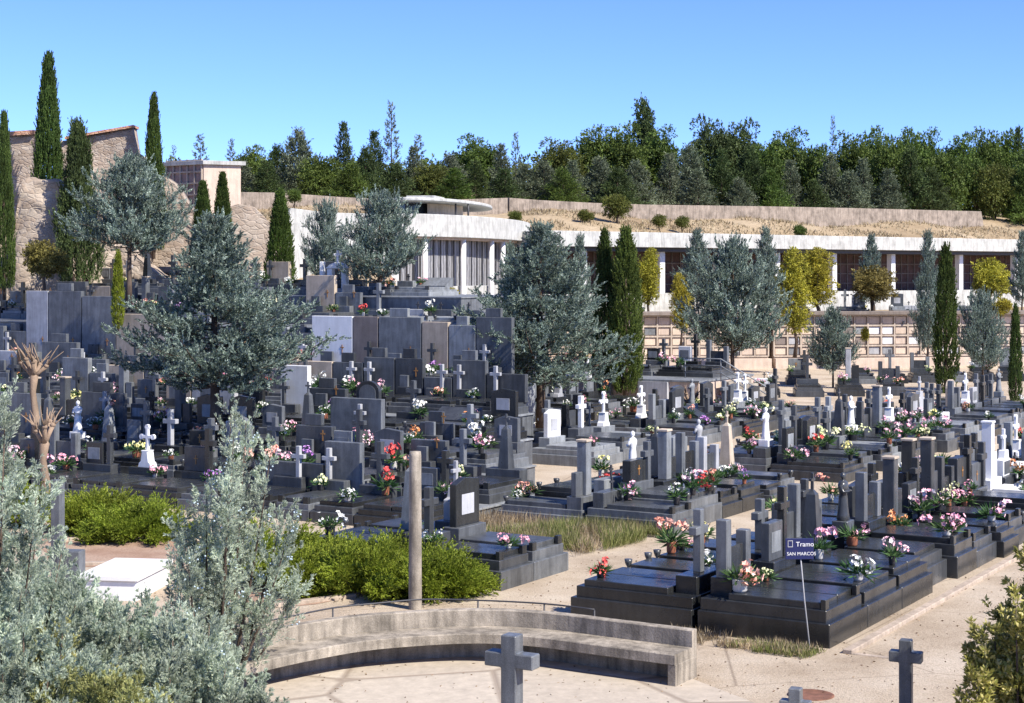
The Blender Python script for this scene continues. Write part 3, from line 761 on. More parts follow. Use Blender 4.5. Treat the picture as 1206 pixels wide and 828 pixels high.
# ------------------------------------------------------------------ flowers
FC = {'white':[(.85,.85,.80)], 'pink':[(.75,.33,.42),(.8,.55,.6)], 'red':[(.55,.05,.05),(.7,.12,.10)], 'yellow':[(.78,.70,.25),(.75,.78,.45)], 'orange':[(.70,.26,.08),(.75,.42,.22)],
      'pink and white':[(.8,.35,.45),(.85,.82,.8)], 'cream':[(.8,.75,.5),(.65,.75,.35)], 'purple':[(.42,.15,.5),(.65,.4,.7)], 'salmon':[(.8,.32,.22),(.85,.6,.5)]}
def petal_mat(nm, cols):
    m, t, b = nt('petals_'+nm.replace(' ','_')); rnd = N(t, 'ShaderNodeNewGeometry').outputs['Random Per Island']
    st = [(0, cols[0]), (1, cols[-1])] if len(cols) > 1 else [(0, tuple(x*.8 for x in cols[0])), (1, cols[0])]
    t.links.new(ramp(t, rnd, st), b.inputs['Base Color']); b.inputs['Roughness'].default_value = .7
    return m
for k_ in FC: M['f_'+k_] = petal_mat(k_, FC[k_])
def bouquet(col, form, seed):
    rng = np.random.default_rng(seed); g = empty('flower_bouquet')
    hgt = .10 if form == 'low' else .17
    pot = MB(); r = .07 if form != 'wide' else .1
    pot.lathe([(r*.7,0),(r*.95,.03),(r,hgt*.9),(r*1.08,hgt),(r*.8,hgt),(r*.7,hgt-.03)], 10).build('pot', M[['pot_d','pot_w','pot_t','pot_d'][seed%4]], g)
    R0 = {'low':.20,'tall':.19,'wide':.26}[form]; cz = hgt + {'low':.08,'tall':.2,'wide':.1}[form]; sz = {'low':.6,'tall':1.15,'wide':.55}[form]
    nc_ = rng.integers(2,5); ctr = rng.normal(0,1,(nc_,3))*np.array([.55,.55,.35*sz])*R0; ctr[:,2] += cz; n = 0; C=[]; d=[]
    for c_ in ctr:
        k_ = int(rng.integers(6,14)); dd_ = unit(rng.normal(size=(k_,3))+np.array([0,0,.4])); C.append(c_+dd_*R0*.55*rng.uniform(.5,1.15,(k_,1))*np.array([1,1,.8])); d.append(dd_)
    C = np.concatenate(C); d = np.concatenate(d)
    mb = MB()
    for c, dd in zip(C, d):
        a = Vector(unit(dd)); s = a.orthogonal().normalized(); b_ = a.cross(s); rb = rng.uniform(.025,.062); vs = [Vector(c)+a*.0]
        for j in range(10):
            ang = j*math.pi/5; q = rb*(1.0 if j%2==0 else .62); vs.append(Vector(c)+(s*math.cos(ang)+b_*math.sin(ang))*q + a*(rb*.45))
        mb.add([v[:] for v in vs], [(0,1+j,1+(j+1)%10) for j in range(10)])
    mb.build('blooms', M['f_'+col], g)
    n = 150; P = np.stack([rng.normal(0,.03,n), rng.normal(0,.03,n), np.full(n,hgt-.01)],1); D = unit(rng.normal(size=(n,3))*np.array([1,1,.4]) + np.array([0,0,.55]))
    P = P + D*(R0*.75*rng.random((n,1)))*np.array([1,1,sz])
    V_, Q_ = leaf_quads(P, D, rng.uniform(.10,.22,n), rng.uniform(.015,.035,n), rng)
    link_mesh('leaves', np_mesh('leaves', V_, Q_), M['stem'], g)
    return g
FP = {}
rf = random.Random(5); used_lab = {}
cols = list(FC); cw = [12,5,2,2,2,10,5,2,5]
nfl = 0; EXTRA = []
gl = sorted(GRAVES, key=lambda g: g[5])
def put_flower(col, form, loc, lab, s=1.0):
    global nfl
    key = (col, form, rf.randrange(3))
    if key in FP: f = copy_tree(FP[key])
    else: f = bouquet(col, form, len(FP)+1); FP[key] = f
    f.location = loc; f.rotation_euler = (0,0,rf.uniform(0,6.28)); f.scale = (s,s,s)
    tag(f, lab, 'flowers', 'flower bouquets on the graves'); nfl += 1
for gi, (g, phrase, spec, z, X, Y) in enumerate(gl):
    W = spec[3]; hb = spec[4]; w = W/2; L = 2.3
    nf = rf.choices([0,1,2], [1.2,4.5,4.2] if Y < 60 else [2.4,5,2])[0]
    spots = [('left foot',-w+.32,-L+.30,hb+.0),('right foot',w-.32,-L+.30,hb+.0),('left of headstone',-w*.62,-.62,hb+.105),('right of headstone',w*.62,-.62,hb+.105)]
    if 'above niche' in phrase: nf = min(nf,1)
    for nm, lx, ly, lz in rf.sample(spots, nf):
        if 'foot' in nm: lz = hb+.105; ly = -L+.34; lx *= .72
        c = rf.choices(cols, cw)[0]; fm = rf.choices(['low','tall','wide'],[3,4,3])[0]
        rz = g.rotation_euler.z; wx = X + lx*math.cos(rz) - ly*math.sin(rz); wy = Y + lx*math.sin(rz) + ly*math.cos(rz)
        if nfl >= 296: EXTRA.append((wx, wy, z+lz, c)); continue
        put_flower(c, fm, (wx, wy, z+lz), f'{c} flowers {nm}, grave {phrase}'.replace('left of headstone','left of headstone').replace(' from near end of',' along'), rf.uniform(.75,1.35))

mb = MB(); mats = list(FC) + ['']; mi = []; rng = np.random.default_rng(4)
for x, y, z_, c in EXTRA:
    k0 = len(mb.f)
    for _ in range(14):
        d = unit(rng.normal(size=3)+np.array([0,0,.4])); a = Vector(d); p = Vector((x,y,z_+.2))+Vector(d*rng.uniform(.06,.2)*np.array([1,1,.8])); q1 = a.orthogonal().normalized(); q2 = a.cross(q1); rb = rng.uniform(.035,.065)
        mb.add([(p+a*.0)[:]]+[(p+a*rb*.4+(q1*math.cos(t_*math.pi/3)+q2*math.sin(t_*math.pi/3))*rb)[:] for t_ in range(6)], [(0,1+t_,1+(t_+1)%6) for t_ in range(6)])
    mi += [mats.index(c)]*(len(mb.f)-k0); k0 = len(mb.f)
    mb.lathe([(.05,z_),(.07,z_+.14),(.05,z_+.14)], 6, (x,y)); mi += [len(FC)]*(len(mb.f)-k0)
if EXTRA:
    me = mb.mesh('flowers')
    for c in FC: me.materials.append(M['f_'+c])
    me.materials.append(M['pot_d']); me.polygons.foreach_set('material_index', mi)
    tag(link_mesh('flower_bouquets', me, None), 'many small mixed bouquets scattered over the farthest rows of graves', 'flowers', None, 'stuff')
# ------------------------------------------------------------------ bench, rail, paving, posts, crosses
cpts = [(-5.75,20.0),(-5.55,21.4),(-5.1,22.8),(-4.3,24.1),(-3.3,25.26),(-2.25,26.07),(-.7,26.52),(.49,26.3),(1.57,25.66),(2.65,25.0)]
def catmull(pts, n=8):
    out = []
    for i in range(len(pts)-1):
        p0 = pts[max(i-1,0)]; p1 = pts[i]; p2 = pts[i+1]; p3 = pts[min(i+2, len(pts)-1)]
        for k in range(n):
            t = k/n; out.append(tuple(.5*((2*p1[j])+(-p0[j]+p2[j])*t+(2*p0[j]-5*p1[j]+4*p2[j]-p3[j])*t*t+(-p0[j]+3*p1[j]-3*p2[j]+p3[j])*t**3) for j in range(2)))
    out.append(pts[-1]); return out
path = catmull(cpts, 6)
def sweep(path, o0, o1, z0, z1, ch=.015):
    mb = MB(); vs = []; prof = [(o0,z0),(o1,z0),(o1,z1-ch),(o1-ch*(1 if o1>o0 else -1),z1),(o0+ch*(1 if o1>o0 else -1),z1),(o0,z1-ch)]
    for i, p in enumerate(path):
        a = path[max(i-1,0)]; b_ = path[min(i+1,len(path)-1)]; dx, dy = b_[0]-a[0], b_[1]-a[1]; l = math.hypot(dx,dy); nx_, ny_ = dy/l, -dx/l   # towards the viewer side
        for o, z in prof: vs.append((p[0]+nx_*o, p[1]+ny_*o, z))
    n = len(prof); fs = []
    for i in range(len(path)-1):
        for k in range(n): fs.append((i*n+k, i*n+(k+1)%n, (i+1)*n+(k+1)%n, (i+1)*n+k))
    fs.append(tuple(range(n))); fs.append(tuple((len(path)-1)*n+k for k in range(n))[::-1])
    mb.add(vs, fs)
    bm = bmesh.new(); me = mb.mesh('tmp'); bm.from_mesh(me); bmesh.ops.recalc_face_normals(bm, faces=bm.faces); bm.to_mesh(me); bm.free()
    return me
bn = empty('stone_bench', (0,0,0), 0, 'long curved weathered concrete bench in the foreground', 'bench')
link_mesh('backrest', sweep(path, -.16, 0, -.1, .72), M['concrete'], bn)
link_mesh('seat', sweep(path, .003, .58, .32, .47), M['concrete'], bn)
link_mesh('support', sweep(path, .003, .10, -.1, .317), M['concrete'], bn)
e = path[-1]; d_ = (CS, -SN)
P = [(e[0]-SN*o+d_[0]*w_, e[1]-CS*o+d_[1]*w_) for o, w_ in ((-.165,-.13),(-.165,.005),(.565,.005),(.565,-.13))]
MB().prism_z(P, -.1, .318, .01).build('end_panel', M['concrete'], bn)
# paving inside
pin = [ (p[0], p[1]) for p in path[6:]]
o = MB().add([(x,y,.010) for x, y in pin+[(4.2,22),(3,14),(-6,14),(-6.2,20)]], [tuple(range(len(pin)+4))]).build('paving', M['paving']); o['kind'] = 'structure'
# rail
rp = [at(200,752,.64), at(327,729,.64), at(392,716,.64), at(450,710,.64), at(499,706,.64), at(563,707,.64), at(641,711,.64), at(700,718,.64)]
rl = empty('handrail', (rp[0][0], rp[0][1], 0), 0, 'thin dark metal handrail on short posts behind the curved bench', 'railing')
x0, y0 = rp[0]
MB().tube([(x-x0,y-y0,.64) for x, y in catmull(rp, 4)], [.014]*(4*(len(rp)-1)+1), 6).build('rail', M['metal'], rl)
for x, y in (rp[1],rp[2],rp[5],rp[6],rp[7]): MB().tube([(x-x0,y-y0,-.1),(x-x0,y-y0,.63)], [.014,.014], 6).build('post', M['metal'], rl)
# kerbs
def kerb(a, b, w=.16, z=.07):
    dx, dy = b[0]-a[0], b[1]-a[1]; l = math.hypot(dx,dy); nx_, ny_ = -dy/l*w, dx/l*w
    o = MB().prism_z([a, b, (b[0]+nx_,b[1]+ny_), (a[0]+nx_,a[1]+ny_)], -.1, z, .012).build('kerb', M['kerbstone']); o['kind'] = 'structure'
kerb(uv(25.6,-9.0), uv(60,-9.0)); kerb(uv(25.6,-9.18), uv(25.6,-8.2), .1, .02)
kerb(at(262,724), at(420,704)); kerb(at(290,677), at(420,702)); kerb(at(60,668), at(240,662)); kerb(at(60,640), at(235,622))
sheet('path', [uv(20,-8.9), uv(70,-8.9), uv(70,-4.5), uv(20,-4.5)], .004, M['path'])
mh = tag(MB().lathe([(.33,-.02),(.33,.012),(.30,.014),(.28,.010),(.05,.010)], 24).build('manhole_cover', M['rust']), 'round rusty manhole cover in the sandy path at bottom right', 'manhole cover')
X, Y = at(955,819); mh.location = (X,Y,0)
# concrete post
X, Y = at(489,717)
MB_ = MB().lathe([(.125,-.3),(.12,0),(.115,1.0),(.108,2.72),(.100,2.80),(.0,2.81)], 16)
o = MB_.build('concrete_post', M['concrete']); o.location = (X,Y,0); tag(o, 'pale round concrete post rising from the green juniper behind the bench', 'post')
def granite_cross(px, py_top, Y, w, h, aw, az, ah, mt, lab, rz, thick=.14):
    X, _ = atY(px, Y); zt = zat(py_top, Y); t_ = empty('granite_cross', (X, Y, 0), rz, lab, 'cross', 'granite crosses in the foreground')
    mb = MB().prism_y(cross_poly(w, h, aw, ah, az, 0, zt-h), -thick/2, thick/2, .012); mb.build('cross', M[mt], t_)
    MB().box(-.3,.3,-.25,.25,-.1,zt-h+.003,.02).build('pedestal', M['mid'], t_)
granite_cross(603, 747, 20.0, .20, 1.3, .64, .92, .17, 'mid', 'slate-grey granite cross standing before the bench, bottom centre', R(-28), .2)
granite_cross(1067, 753, 22.0, .16, .95, .42, .66, .14, 'mid', 'dark granite cross on the sandy path, bottom right', R(-22), .16)
granite_cross(937, 810, 22.0, .16, .5, .40, .2, .14, 'mid', 'granite cross barely entering the photo, left of the bottom right one', R(-22), .16)
# left corner tombs
X, Y = atY(68, 32); o = empty('grave_marker', (X,Y,0), R(-20), 'tall plain grey pillar left of the low green juniper', 'grave marker')
MB().box(-.10,.10,-.09,.09,-.1,2.08,.012).build('pillar', M['mid'], o); MB().box(-.25,.25,-.22,.22,-.1,.22,.015).build('base', M['dark'], o)
X, Y = atY(85, 31.4); o = empty('tomb', (X,Y,0), R(-8), 'low white marble tomb with grey head block among blue junipers', 'tomb')
MB().box(-.22,.22,-.2,.1,-.1,.86,.015).build('head_block', M['mid'], o); MB().box(.24,1.35,-.3,1.5,-.1,.36,.02).build('body', M['white'], o); MB().box(.225,1.4,-.36,1.55,.362,.46,.012).build('lid', M['white'], o)
X, Y = atY(30, 22.6); o = empty('tomb', (X,Y,0), R(-12), 'dark grey granite tomb under the junipers, bottom left corner', 'tomb')
MB().box(-1.1,.75,-.9,.9,-.1,.72,.02).build('body', M['mid'], o); MB().box(-1.0,.65,-.8,.8,.722,.87,.015).build('slab', M['grey'], o)
# sign
X, Y = at(955,768); o = empty('sign', (X,Y,0), R(4), 'small navy sign with white lettering on a thin bent post', 'sign')
MB().tube([(0,0,-.1),(-.06,0,.45),(-.10,0,.8),(-.17,0,1.56)], [.011]*4, 6).build('post', M['pale'], o)
zc_ = zat(646, Y); X2 = (941-955)/F*Y
pl = MB().box(X2-.225, X2+.225, -.03, -.012, zc_-.165, zc_+.165, .004).build('sign_plate', plain('navy_enamel', (.02,.025,.09), .35), o)
def txt(body, x, z, size, par):
    cu = bpy.data.curves.new('lettering', 'FONT'); cu.body = body; cu.size = size; cu.extrude = .0015
    to = bpy.data.objects.new('lettering', cu); me = bpy.data.meshes.new_from_object(to)
    for v_ in me.vertices: v_.co = (v_.co.x, v_.co.z, v_.co.y)
    bpy.data.objects.remove(to)
    l = link_mesh('lettering', me, M['white'], par); l.location = (x, -.034, z); return l
txt('Tramo', X2-.06, zc_+.04, .105, pl); txt('SAN MARCOS', X2-.205, zc_-.10, .075, pl)
mb = MB()
for a_ in ((X2-.19,X2-.11,zc_+.125,zc_+.135),(X2-.19,X2-.11,zc_+.03,zc_+.04),(X2-.19,X2-.18,zc_+.04,zc_+.125),(X2-.12,X2-.11,zc_+.04,zc_+.125)): mb.box(a_[0],a_[1],-.036,-.031,a_[2],a_[3])
mb.build('emblem', M['pale'], pl)

# ------------------------------------------------------------------ architecture
# niche wall: frame grid + plates
def niche_wall(x0, y0, x1, y1, zb, rows, cell_w, cell_h, lab, plinth=.9):
    L = math.hypot(x1-x0, y1-y0); a = math.atan2(y1-y0, x1-x0); nc = int(L/cell_w); cw_ = L/nc
    o = empty('niche_wall', (x0,y0,zb), a, lab, 'niche wall')
    H = plinth + rows*cell_h
    MB().box(0, L, .12, 1.6, -.6, H).build('wall', M['cream'], o)
    MB().box(-.05, L+.05, -.55, .118, -.6, plinth-.12, .01).build('plinth', M['cream'], o)
    mb = MB()
    for r_ in range(rows+1): z = plinth + r_*cell_h; mb.box(0, L, -.02, .117, z-.05, z+.05)
    for c_ in range(nc+1): x = c_*cw_; mb.box(x-.045, x+.045, -.024, .115, plinth, H)
    mb.build('frame', M['niche_frame'], o)
    MB().box(-.15, L+.15, -.45, 1.8, H+.052, H+.25, .01).build('coping', M['roofcap'], o)
    n = 0; proto = MB().box(-cw_/2+.09, cw_/2-.09, -.03, 0, -cell_h/2+.1, cell_h/2-.1, .01).mesh('niche_plate')
    cells = [(r_, c_) for c_ in range(nc) for r_ in range(rows)]; 
    for (r_, c_) in cells[:100]:
        p = link_mesh('niche_plate', proto, M['niche_plate'], o); p.material_slots[0].link = 'OBJECT'; p.material_slots[0].material = M[rr.choices(['niche_plate','cream','pale','grey','brown','white'],[6,2,1.5,.8,.5,.6])[0]]; p.location = ((c_+.5)*cw_, .085+rr.uniform(-.01,.02), plinth+(r_+.5)*cell_h)
    mb = MB(); 
    for (r_, c_) in cells[100:]:
        x = (c_+.5)*cw_; z = plinth+(r_+.5)*cell_h; mb.box(x-cw_/2+.09, x+cw_/2-.09, .06, .09, z-cell_h/2+.1, z+cell_h/2-.1)
    if len(cells) > 100: p = mb.build('niche_plate', M['niche_plate'], o); p['kind'] = 'stuff'
    # small dark grave vases on the niches
    mb = MB()
    for i in range(int(nc*1.2)):
        x = (rr.randrange(nc)+.5)*cw_+rr.uniform(-.25,.25); z = plinth+rr.randrange(rows)*cell_h+.08; mb.box(x-.06,x+.06,-.12,-.03,z,z+.2)
    mb.build('vases', M['pot_d'], o)
    return o
A = atY(590, 103.0); Bm = atY(905, 105.4); C_ = atY(1330, 108.2)
niche_wall(A[0], A[1], Bm[0], Bm[1], -.1, 4, .84, .63, 'cream niche wall with square plates, left stretch behind the cypress pair', .85)
niche_wall(Bm[0]+.35, Bm[1], C_[0], C_[1], -.1, 4, .84, .63, 'cream niche wall with square plates, right stretch below the colonnade', .85)

# colonnade
a0 = atY(640, 108.6); b0 = atY(1400, 156.0)
L = math.hypot(b0[0]-a0[0], b0[1]-a0[1]); ang = math.atan2(b0[1]-a0[1], b0[0]-a0[0])
o = empty('colonnade', (a0[0],a0[1],3.0), ang, 'long white flat-roofed colonnade with niches below the dry hillside', 'building')
MB().box(0, L, 0, 5.0, -.5, 1.35).build('floor_base', M['cream'], o)
MB().box(-.02, L, -.12, .12, -.5, 1.55, .01).build('parapet', M['plaster'], o)
MB().box(-.3, L, -.9, 5.6, 4.62, 5.62, .02).build('roof_fascia', M['plaster'], o)
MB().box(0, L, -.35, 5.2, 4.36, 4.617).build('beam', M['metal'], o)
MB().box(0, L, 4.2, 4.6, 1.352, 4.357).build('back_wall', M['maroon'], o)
mb = MB()
for x in np.arange(.5, L, .82): mb.box(x-.04, x+.04, 4.12, 4.198, 1.36, 4.35)
for z in (2.1,2.85,3.6): mb.box(0, L, 4.10, 4.118, z-.04, z+.04)
mb.build('niche_grid', M['roofcap'], o)
xs_ = [];  col_px = 782
for px in (690, 782, 850, 918, 985, 1054, 1134, 1199, 1262):
    # intersection of the sight line with the front line
    dx, dy = b0[0]-a0[0], b0[1]-a0[1]; k_ = (px-603)/F
    t_s = (k_*a0[1]-a0[0])/(dx-k_*dy); x = t_s*L
    MB().box(x-.24, x+.24, .14, .60, 1.352, 4.358, .015).build('column', M['white'], o)

# rotunda
def ell(n, ax, ay, a0=0, a1=2*math.pi): return [(ax*math.cos(a0+(a1-a0)*k/n), ay*math.sin(a0+(a1-a0)*k/n)) for k in range(n)]
rot = empty('rotunda', (-5.1, 111.0, 3.0), R(-9), 'white curved two-storey building with pillars and thin disc roof', 'building')
MB().prism_z(ell(64, 5.9, 16), 4.98, 6.28, .03).build('parapet_band', M['plaster'], rot)
MB().prism_z(ell(64, 5.5, 15.6), 4.85, 4.977).build('soffit', M['cream'], rot)
MB().prism_z(ell(64, 4.7, 14.6), 2.0, 4.847).build('glazing', M['curtain'], rot)
MB().prism_z(ell(64, 5.1, 15.0), -2.5, 2.15, .02).build('lower_wall', M['plaster'], rot)
for px in (452, 500, 545, 578, 600):
    for kk in range(300):
        a_ = -math.pi*.92 + kk*(.84*math.pi)/300; lx, ly = 5.38*math.cos(a_), 15.4*math.sin(a_)
        wx = -5.1 + lx*math.cos(R(-9)) - ly*math.sin(R(-9)); wy = 111 + lx*math.sin(R(-9)) + ly*math.cos(R(-9))
        if proj(wx, wy, 5)[0] >= px: break
    MB().lathe([(.17,-1.5),(.17,4.88)], 14, (lx,ly)).build('column', M['white'], rot)
mb = MB()
for k_ in range(40):
    a_ = -math.pi*.95+k_*.9*math.pi/40; lx, ly = 4.76*math.cos(a_), 14.66*math.sin(a_); MB().box(lx-.03,lx+.03,ly-.03,ly+.03,2.16,4.84).build('mullion', M['metal'], rot)

MB().prism_z([(x-.2, y-1) for x, y in ell(40, 1.7, 5.6)], 6.282, 7.2).build('pavilion_glass', M['glass'], rot)
MB().prism_z([(.9,-6.4),(1.7,-5.6),(2.3,-2),(1.6,-2)], 6.283, 7.19).build('wood_panel', M['beige'], rot)
for x, y in ((2.6,-6.0),(3.2,-5.0),(-1.4,-5.2)): MB().lathe([(.06,6.282),(.06,7.25)], 8, (x,y)).build('post', M['metal'], rot)
MB().prism_z([(x+.55, y-1) for x, y in ell(56, 3.05, 10)], 7.2, 7.40, .04).build('disc_roof', M['plaster'], rot)
MB().box(-.3, 1.5, -7, -4, 7.402, 7.66, .02).build('roof_box', M['plaster'], rot)

# white retaining wall at the left of it
def flat_wall(name, pts_px, Y0, Y1, th, mat, lab, cat):
    """outline in metres from the photo, built as a thick wall at its own distance"""
    xs_ = [p[0] for p in pts_px]; xa, xb = min(xs_), max(xs_)
    A_ = atY(xa, Y0); B_ = atY(xb, Y1); ang_ = math.atan2(B_[1]-A_[1], B_[0]-A_[0]); Ln = math.hypot(B_[0]-A_[0], B_[1]-A_[1])
    poly = []
    for px, py in pts_px:
        k_ = (px-603)/F; dx, dy = B_[0]-A_[0], B_[1]-A_[1]; t_s = (k_*A_[1]-A_[0])/(dx-k_*dy); Y = A_[1]+t_s*dy
        poly.append((t_s*Ln, zat(py, Y)))
    o = MB().prism_y(poly, 0, th, .02).build(name, mat); o.location = (A_[0], A_[1], 0); o.rotation_euler = (0,0,ang_)
    return tag(o, lab, cat)
flat_wall('retaining_wall', [(330,350),(470,350),(470,253),(383,250),(343,245),(338,262)], 84, 91, .5, M['plaster'], 'whitish retaining wall with sloping top behind the cedar left of rotunda', 'wall')
flat_wall('retaining_wall', [(262,345),(345,350),(345,330),(330,290),(318,262),(300,244),(281,240),(262,246)], 82, 83, .8, M['rock'], 'sandy pink sloping wall behind the small cypresses, left', 'wall')
flat_wall('hill_wall', [(600,275),(1160,275),(1156,249),(1000,245),(900,243),(760,241),(700,239),(640,236),(600,233)], 134.5, 165.5, .5, M['earthwall'], 'long low weathered wall along the foot of the hill wood, centre to right', 'wall')
flat_wall('hill_wall', [(482,275),(598,275),(598,233),(482,237)], 126.5, 134.3, .5, M['earthwall'], 'weathered wall at the foot of the hill wood, behind the rotunda', 'wall')
flat_wall('hill_wall', [(270,254),(480,262),(480,236),(400,232),(330,227),(270,226)], 118, 126, .5, M['earthwall'], 'long low wall along the foot of the hill wood, left', 'wall')
# burial block on the hill (left face with niches)
X, Y = atY(240, 92); zt = zat(189, 92); zb = zat(262, 92)
o = empty('niche_building', (X,Y,zb), 0, 'small flat-roofed burial block with niche front, left on the hill', 'building')
H = zt-zb; wl_ = 2.35; wr_ = 1.9
ca, sa = math.cos(R(38)), math.sin(R(38)); 
nb = MB().prism_z([(0,0),(wr_*.98,.9),(wr_*.98-3.4,4.2),(-wl_*1.02,1.7)], 0, H-.22).build('wall', M['cream'], o)
MB().prism_z([(0,-.2),(wr_+.25,.85),(wr_-3.4,4.6),(-wl_-.3,1.6)], H-.218, H, .01).build('roof_slab', M['plaster'], o)
vx, vy = -wl_*1.02, 1.7; ll = math.hypot(vx,vy); vx/=ll; vy/=ll; nx_, ny_ = -vy*-1, vx*-1
nx_, ny_ = (vy*-1, vx) if (vx) < 0 and False else (-abs(vy), -abs(vx))
mb = MB(); pm = MB()
for c_ in range(5):
    for r_ in range(4):
        s0 = .12+c_*(ll-.24)/5; s1 = s0+(ll-.24)/5
        z0 = .9+r_*.62; z1_ = z0+.62
        pm.prism_z([(vx*(s0+.08)+nx_*.03, vy*(s0+.08)+ny_*.03),(vx*(s1-.08)+nx_*.03, vy*(s1-.08)+ny_*.03),(vx*(s1-.08)+nx_*.003, vy*(s1-.08)+ny_*.003),(vx*(s0+.08)+nx_*.003, vy*(s0+.08)+ny_*.003)], z0+.08, z1_-.08)
for c_ in range(6):
    s0 = .12+c_*(ll-.24)/5
    mb.prism_z([(vx*(s0-.04)+nx_*.10, vy*(s0-.04)+ny_*.10),(vx*(s0+.04)+nx_*.10, vy*(s0+.04)+ny_*.10),(vx*(s0+.04)+nx_*.004, vy*(s0+.04)+ny_*.004),(vx*(s0-.04)+nx_*.004, vy*(s0-.04)+ny_*.004)], .85, 3.45)
for r_ in range(5):
    z0 = .9+r_*.62
    mb.prism_z([(vx*.1+nx_*.11, vy*.1+ny_*.11),(vx*(ll-.1)+nx_*.11, vy*(ll-.1)+ny_*.11),(vx*(ll-.1)+nx_*.005, vy*(ll-.1)+ny_*.005),(vx*.1+nx_*.005, vy*.1+ny_*.005)], z0-.04, z0+.04)
mb.build('frame', M['niche_frame'], o); pm.build('niche_plates', M['niche_pink'], o)

# rocky ruin
def rough_wall(name, prof, Y0, Y1, th, amp, mat, lab, cat, parent=None, step=.28, seed=0, drop=.6):
    """prof: list of (px, py_top, py_bottom)"""
    xa, xb = prof[0][0], prof[-1][0]; A_ = atY(xa, Y0); B_ = atY(xb, Y1); Ln = math.hypot(B_[0]-A_[0], B_[1]-A_[1]); nx_n = max(2, int(Ln/step))
    nzn = 34; ang_ = math.atan2(B_[1]-A_[1], B_[0]-A_[0]); V_ = []; ny_n = max(2, int(th/.4))
    ring = []
    for i in range(nx_n+1):
        f = i/nx_n; px = xa+(xb-xa)*f; Y = Y0+(Y1-Y0)*f
        zt = zat(np.interp(px, [p[0] for p in prof], [p[1] for p in prof]), Y); zb = zat(np.interp(px, [p[0] for p in prof], [p[2] for p in prof]), Y)-drop
        pts = [(0, zb+(zt-zb)*k/nzn) for k in range(nzn+1)] + [(th*k/ny_n, zt) for k in range(1, ny_n+1)] + [(th, zt-(zt-zb)*k/nzn) for k in range(1, nzn+1)]
        for y, z in pts:
            p = Vector((f*Ln, y, z)); n1 = noise.noise(p*.55+Vector((seed,0,0))); n2 = noise.noise(p*1.9+Vector((0,seed,0))); n3 = noise.noise(p*5)
            dv = (n1*.6+n2*.3+n3*.12)*amp
            V_.append((p.x+noise.noise(p*1.3+Vector((9,9,seed)))*amp*.35, p.y+dv - (.10*(zt-z) if y == 0 else 0)*amp, p.z+(n2*.25+n3*.15)*amp*(1 if z > zb+.5 else 0)))
        m_ = len(pts)
    fs = [(i*m_+k, (i+1)*m_+k, (i+1)*m_+k+1, i*m_+k+1) for i in range(nx_n) for k in range(m_-1)]
    fs.append(tuple(range(m_))[::-1]); fs.append(tuple(nx_n*m_+k for k in range(m_)))
    mb = MB().add(V_, fs, True); o = mb.build(name, mat, parent)
    if parent: o.location = (A_[0]-parent.location.x, A_[1]-parent.location.y, 0)
    else: o.location = (A_[0], A_[1], 0)
    o.rotation_euler = (0,0,ang_)
    if lab: tag(o, lab, cat)
    return o
ru = empty('ruined_building', (*atY(120,86), 0), 0, 'ruined rubble-stone building with sloping terracotta coping, upper left', 'building')
rough_wall('wall', [(72,166,300),(156,151,300),(158,156,300),(162,180,300),(172,186,300),(180,200,300),(205,215,300),(222,240,300),(240,268,300)], 86, 86, 1.0, .28, M['rubble'], None, None, ru, .25, 3)
rough_wall('coping', [(76,161,164),(157,147,150)], 85.7, 85.7, 1.3, .06, M['tile'], None, None, ru, .3, 5, 0)
rb = empty('stone_wall', (*atY(20,84), 0), 0, 'rubble-stone wall stub beside the left edge cypress', 'wall')
rough_wall('wall', [(8,160,345),(42,157,345)], 84, 84, 1.0, .2, M['rubble'], None, None, rb, .25, 7)
rough_wall('coping', [(9,155,160),(40,153,158)], 83.7, 83.7, 1.2, .06, M['tile'], None, None, rb, .3, 8, 0)
rough_wall('rock_outcrop', [(6,330,350),(16,270,350),(22,214,350),(34,210,350),(66,210,350),(76,222,350),(82,300,350)], 79.5, 79.8, 3.2, .6, M['rock'], 'pale rock bastion behind the pale granite panels, far left', 'rock', None, .25, 11)
rough_wall('rock_outcrop', [(78,250,350),(100,262,350),(112,285,350),(150,290,350),(168,310,350),(200,330,350)], 81.5, 82, 3, .6, M['rock'], 'low pale rock face between the bastion and the left cedar', 'rock', None, .25, 17)

# little white chapel monument
X, Y = atY(398, 71.5); zb = zat(357, 71.5)
o = empty('chapel_monument', (X,Y,zb), R(-12), 'small white arched monument topped by a cross, left of rotunda', 'monument')
MB().box(-.55,.55,-.3,.4,-.4,.62,.02).build('base', M['pale'], o)
MB().box(-.42,-.20,-.2,.2,.62,1.45,.02).build('pillar', M['white'], o); MB().box(.20,.42,-.2,.2,.62,1.45,.02).build('pillar', M['white'], o)
MB().prism_y([(-.48,1.452),(.48,1.452),(.3,1.62),(0,1.74),(-.3,1.62)], -.24, .24, .02).build('gable', M['white'], o)
MB().prism_y(cross_poly(.09,.5,.34,.09,.27,0,1.73), -.06, .05, .01).build('cross', M['white'], o)
MB().box(-.75,-.58,-.2,.1,-.4,1.75,.02).build('side_pillar', M['white'], o)
statue_mb(.63,.6).build('statue', M['dark'], o)
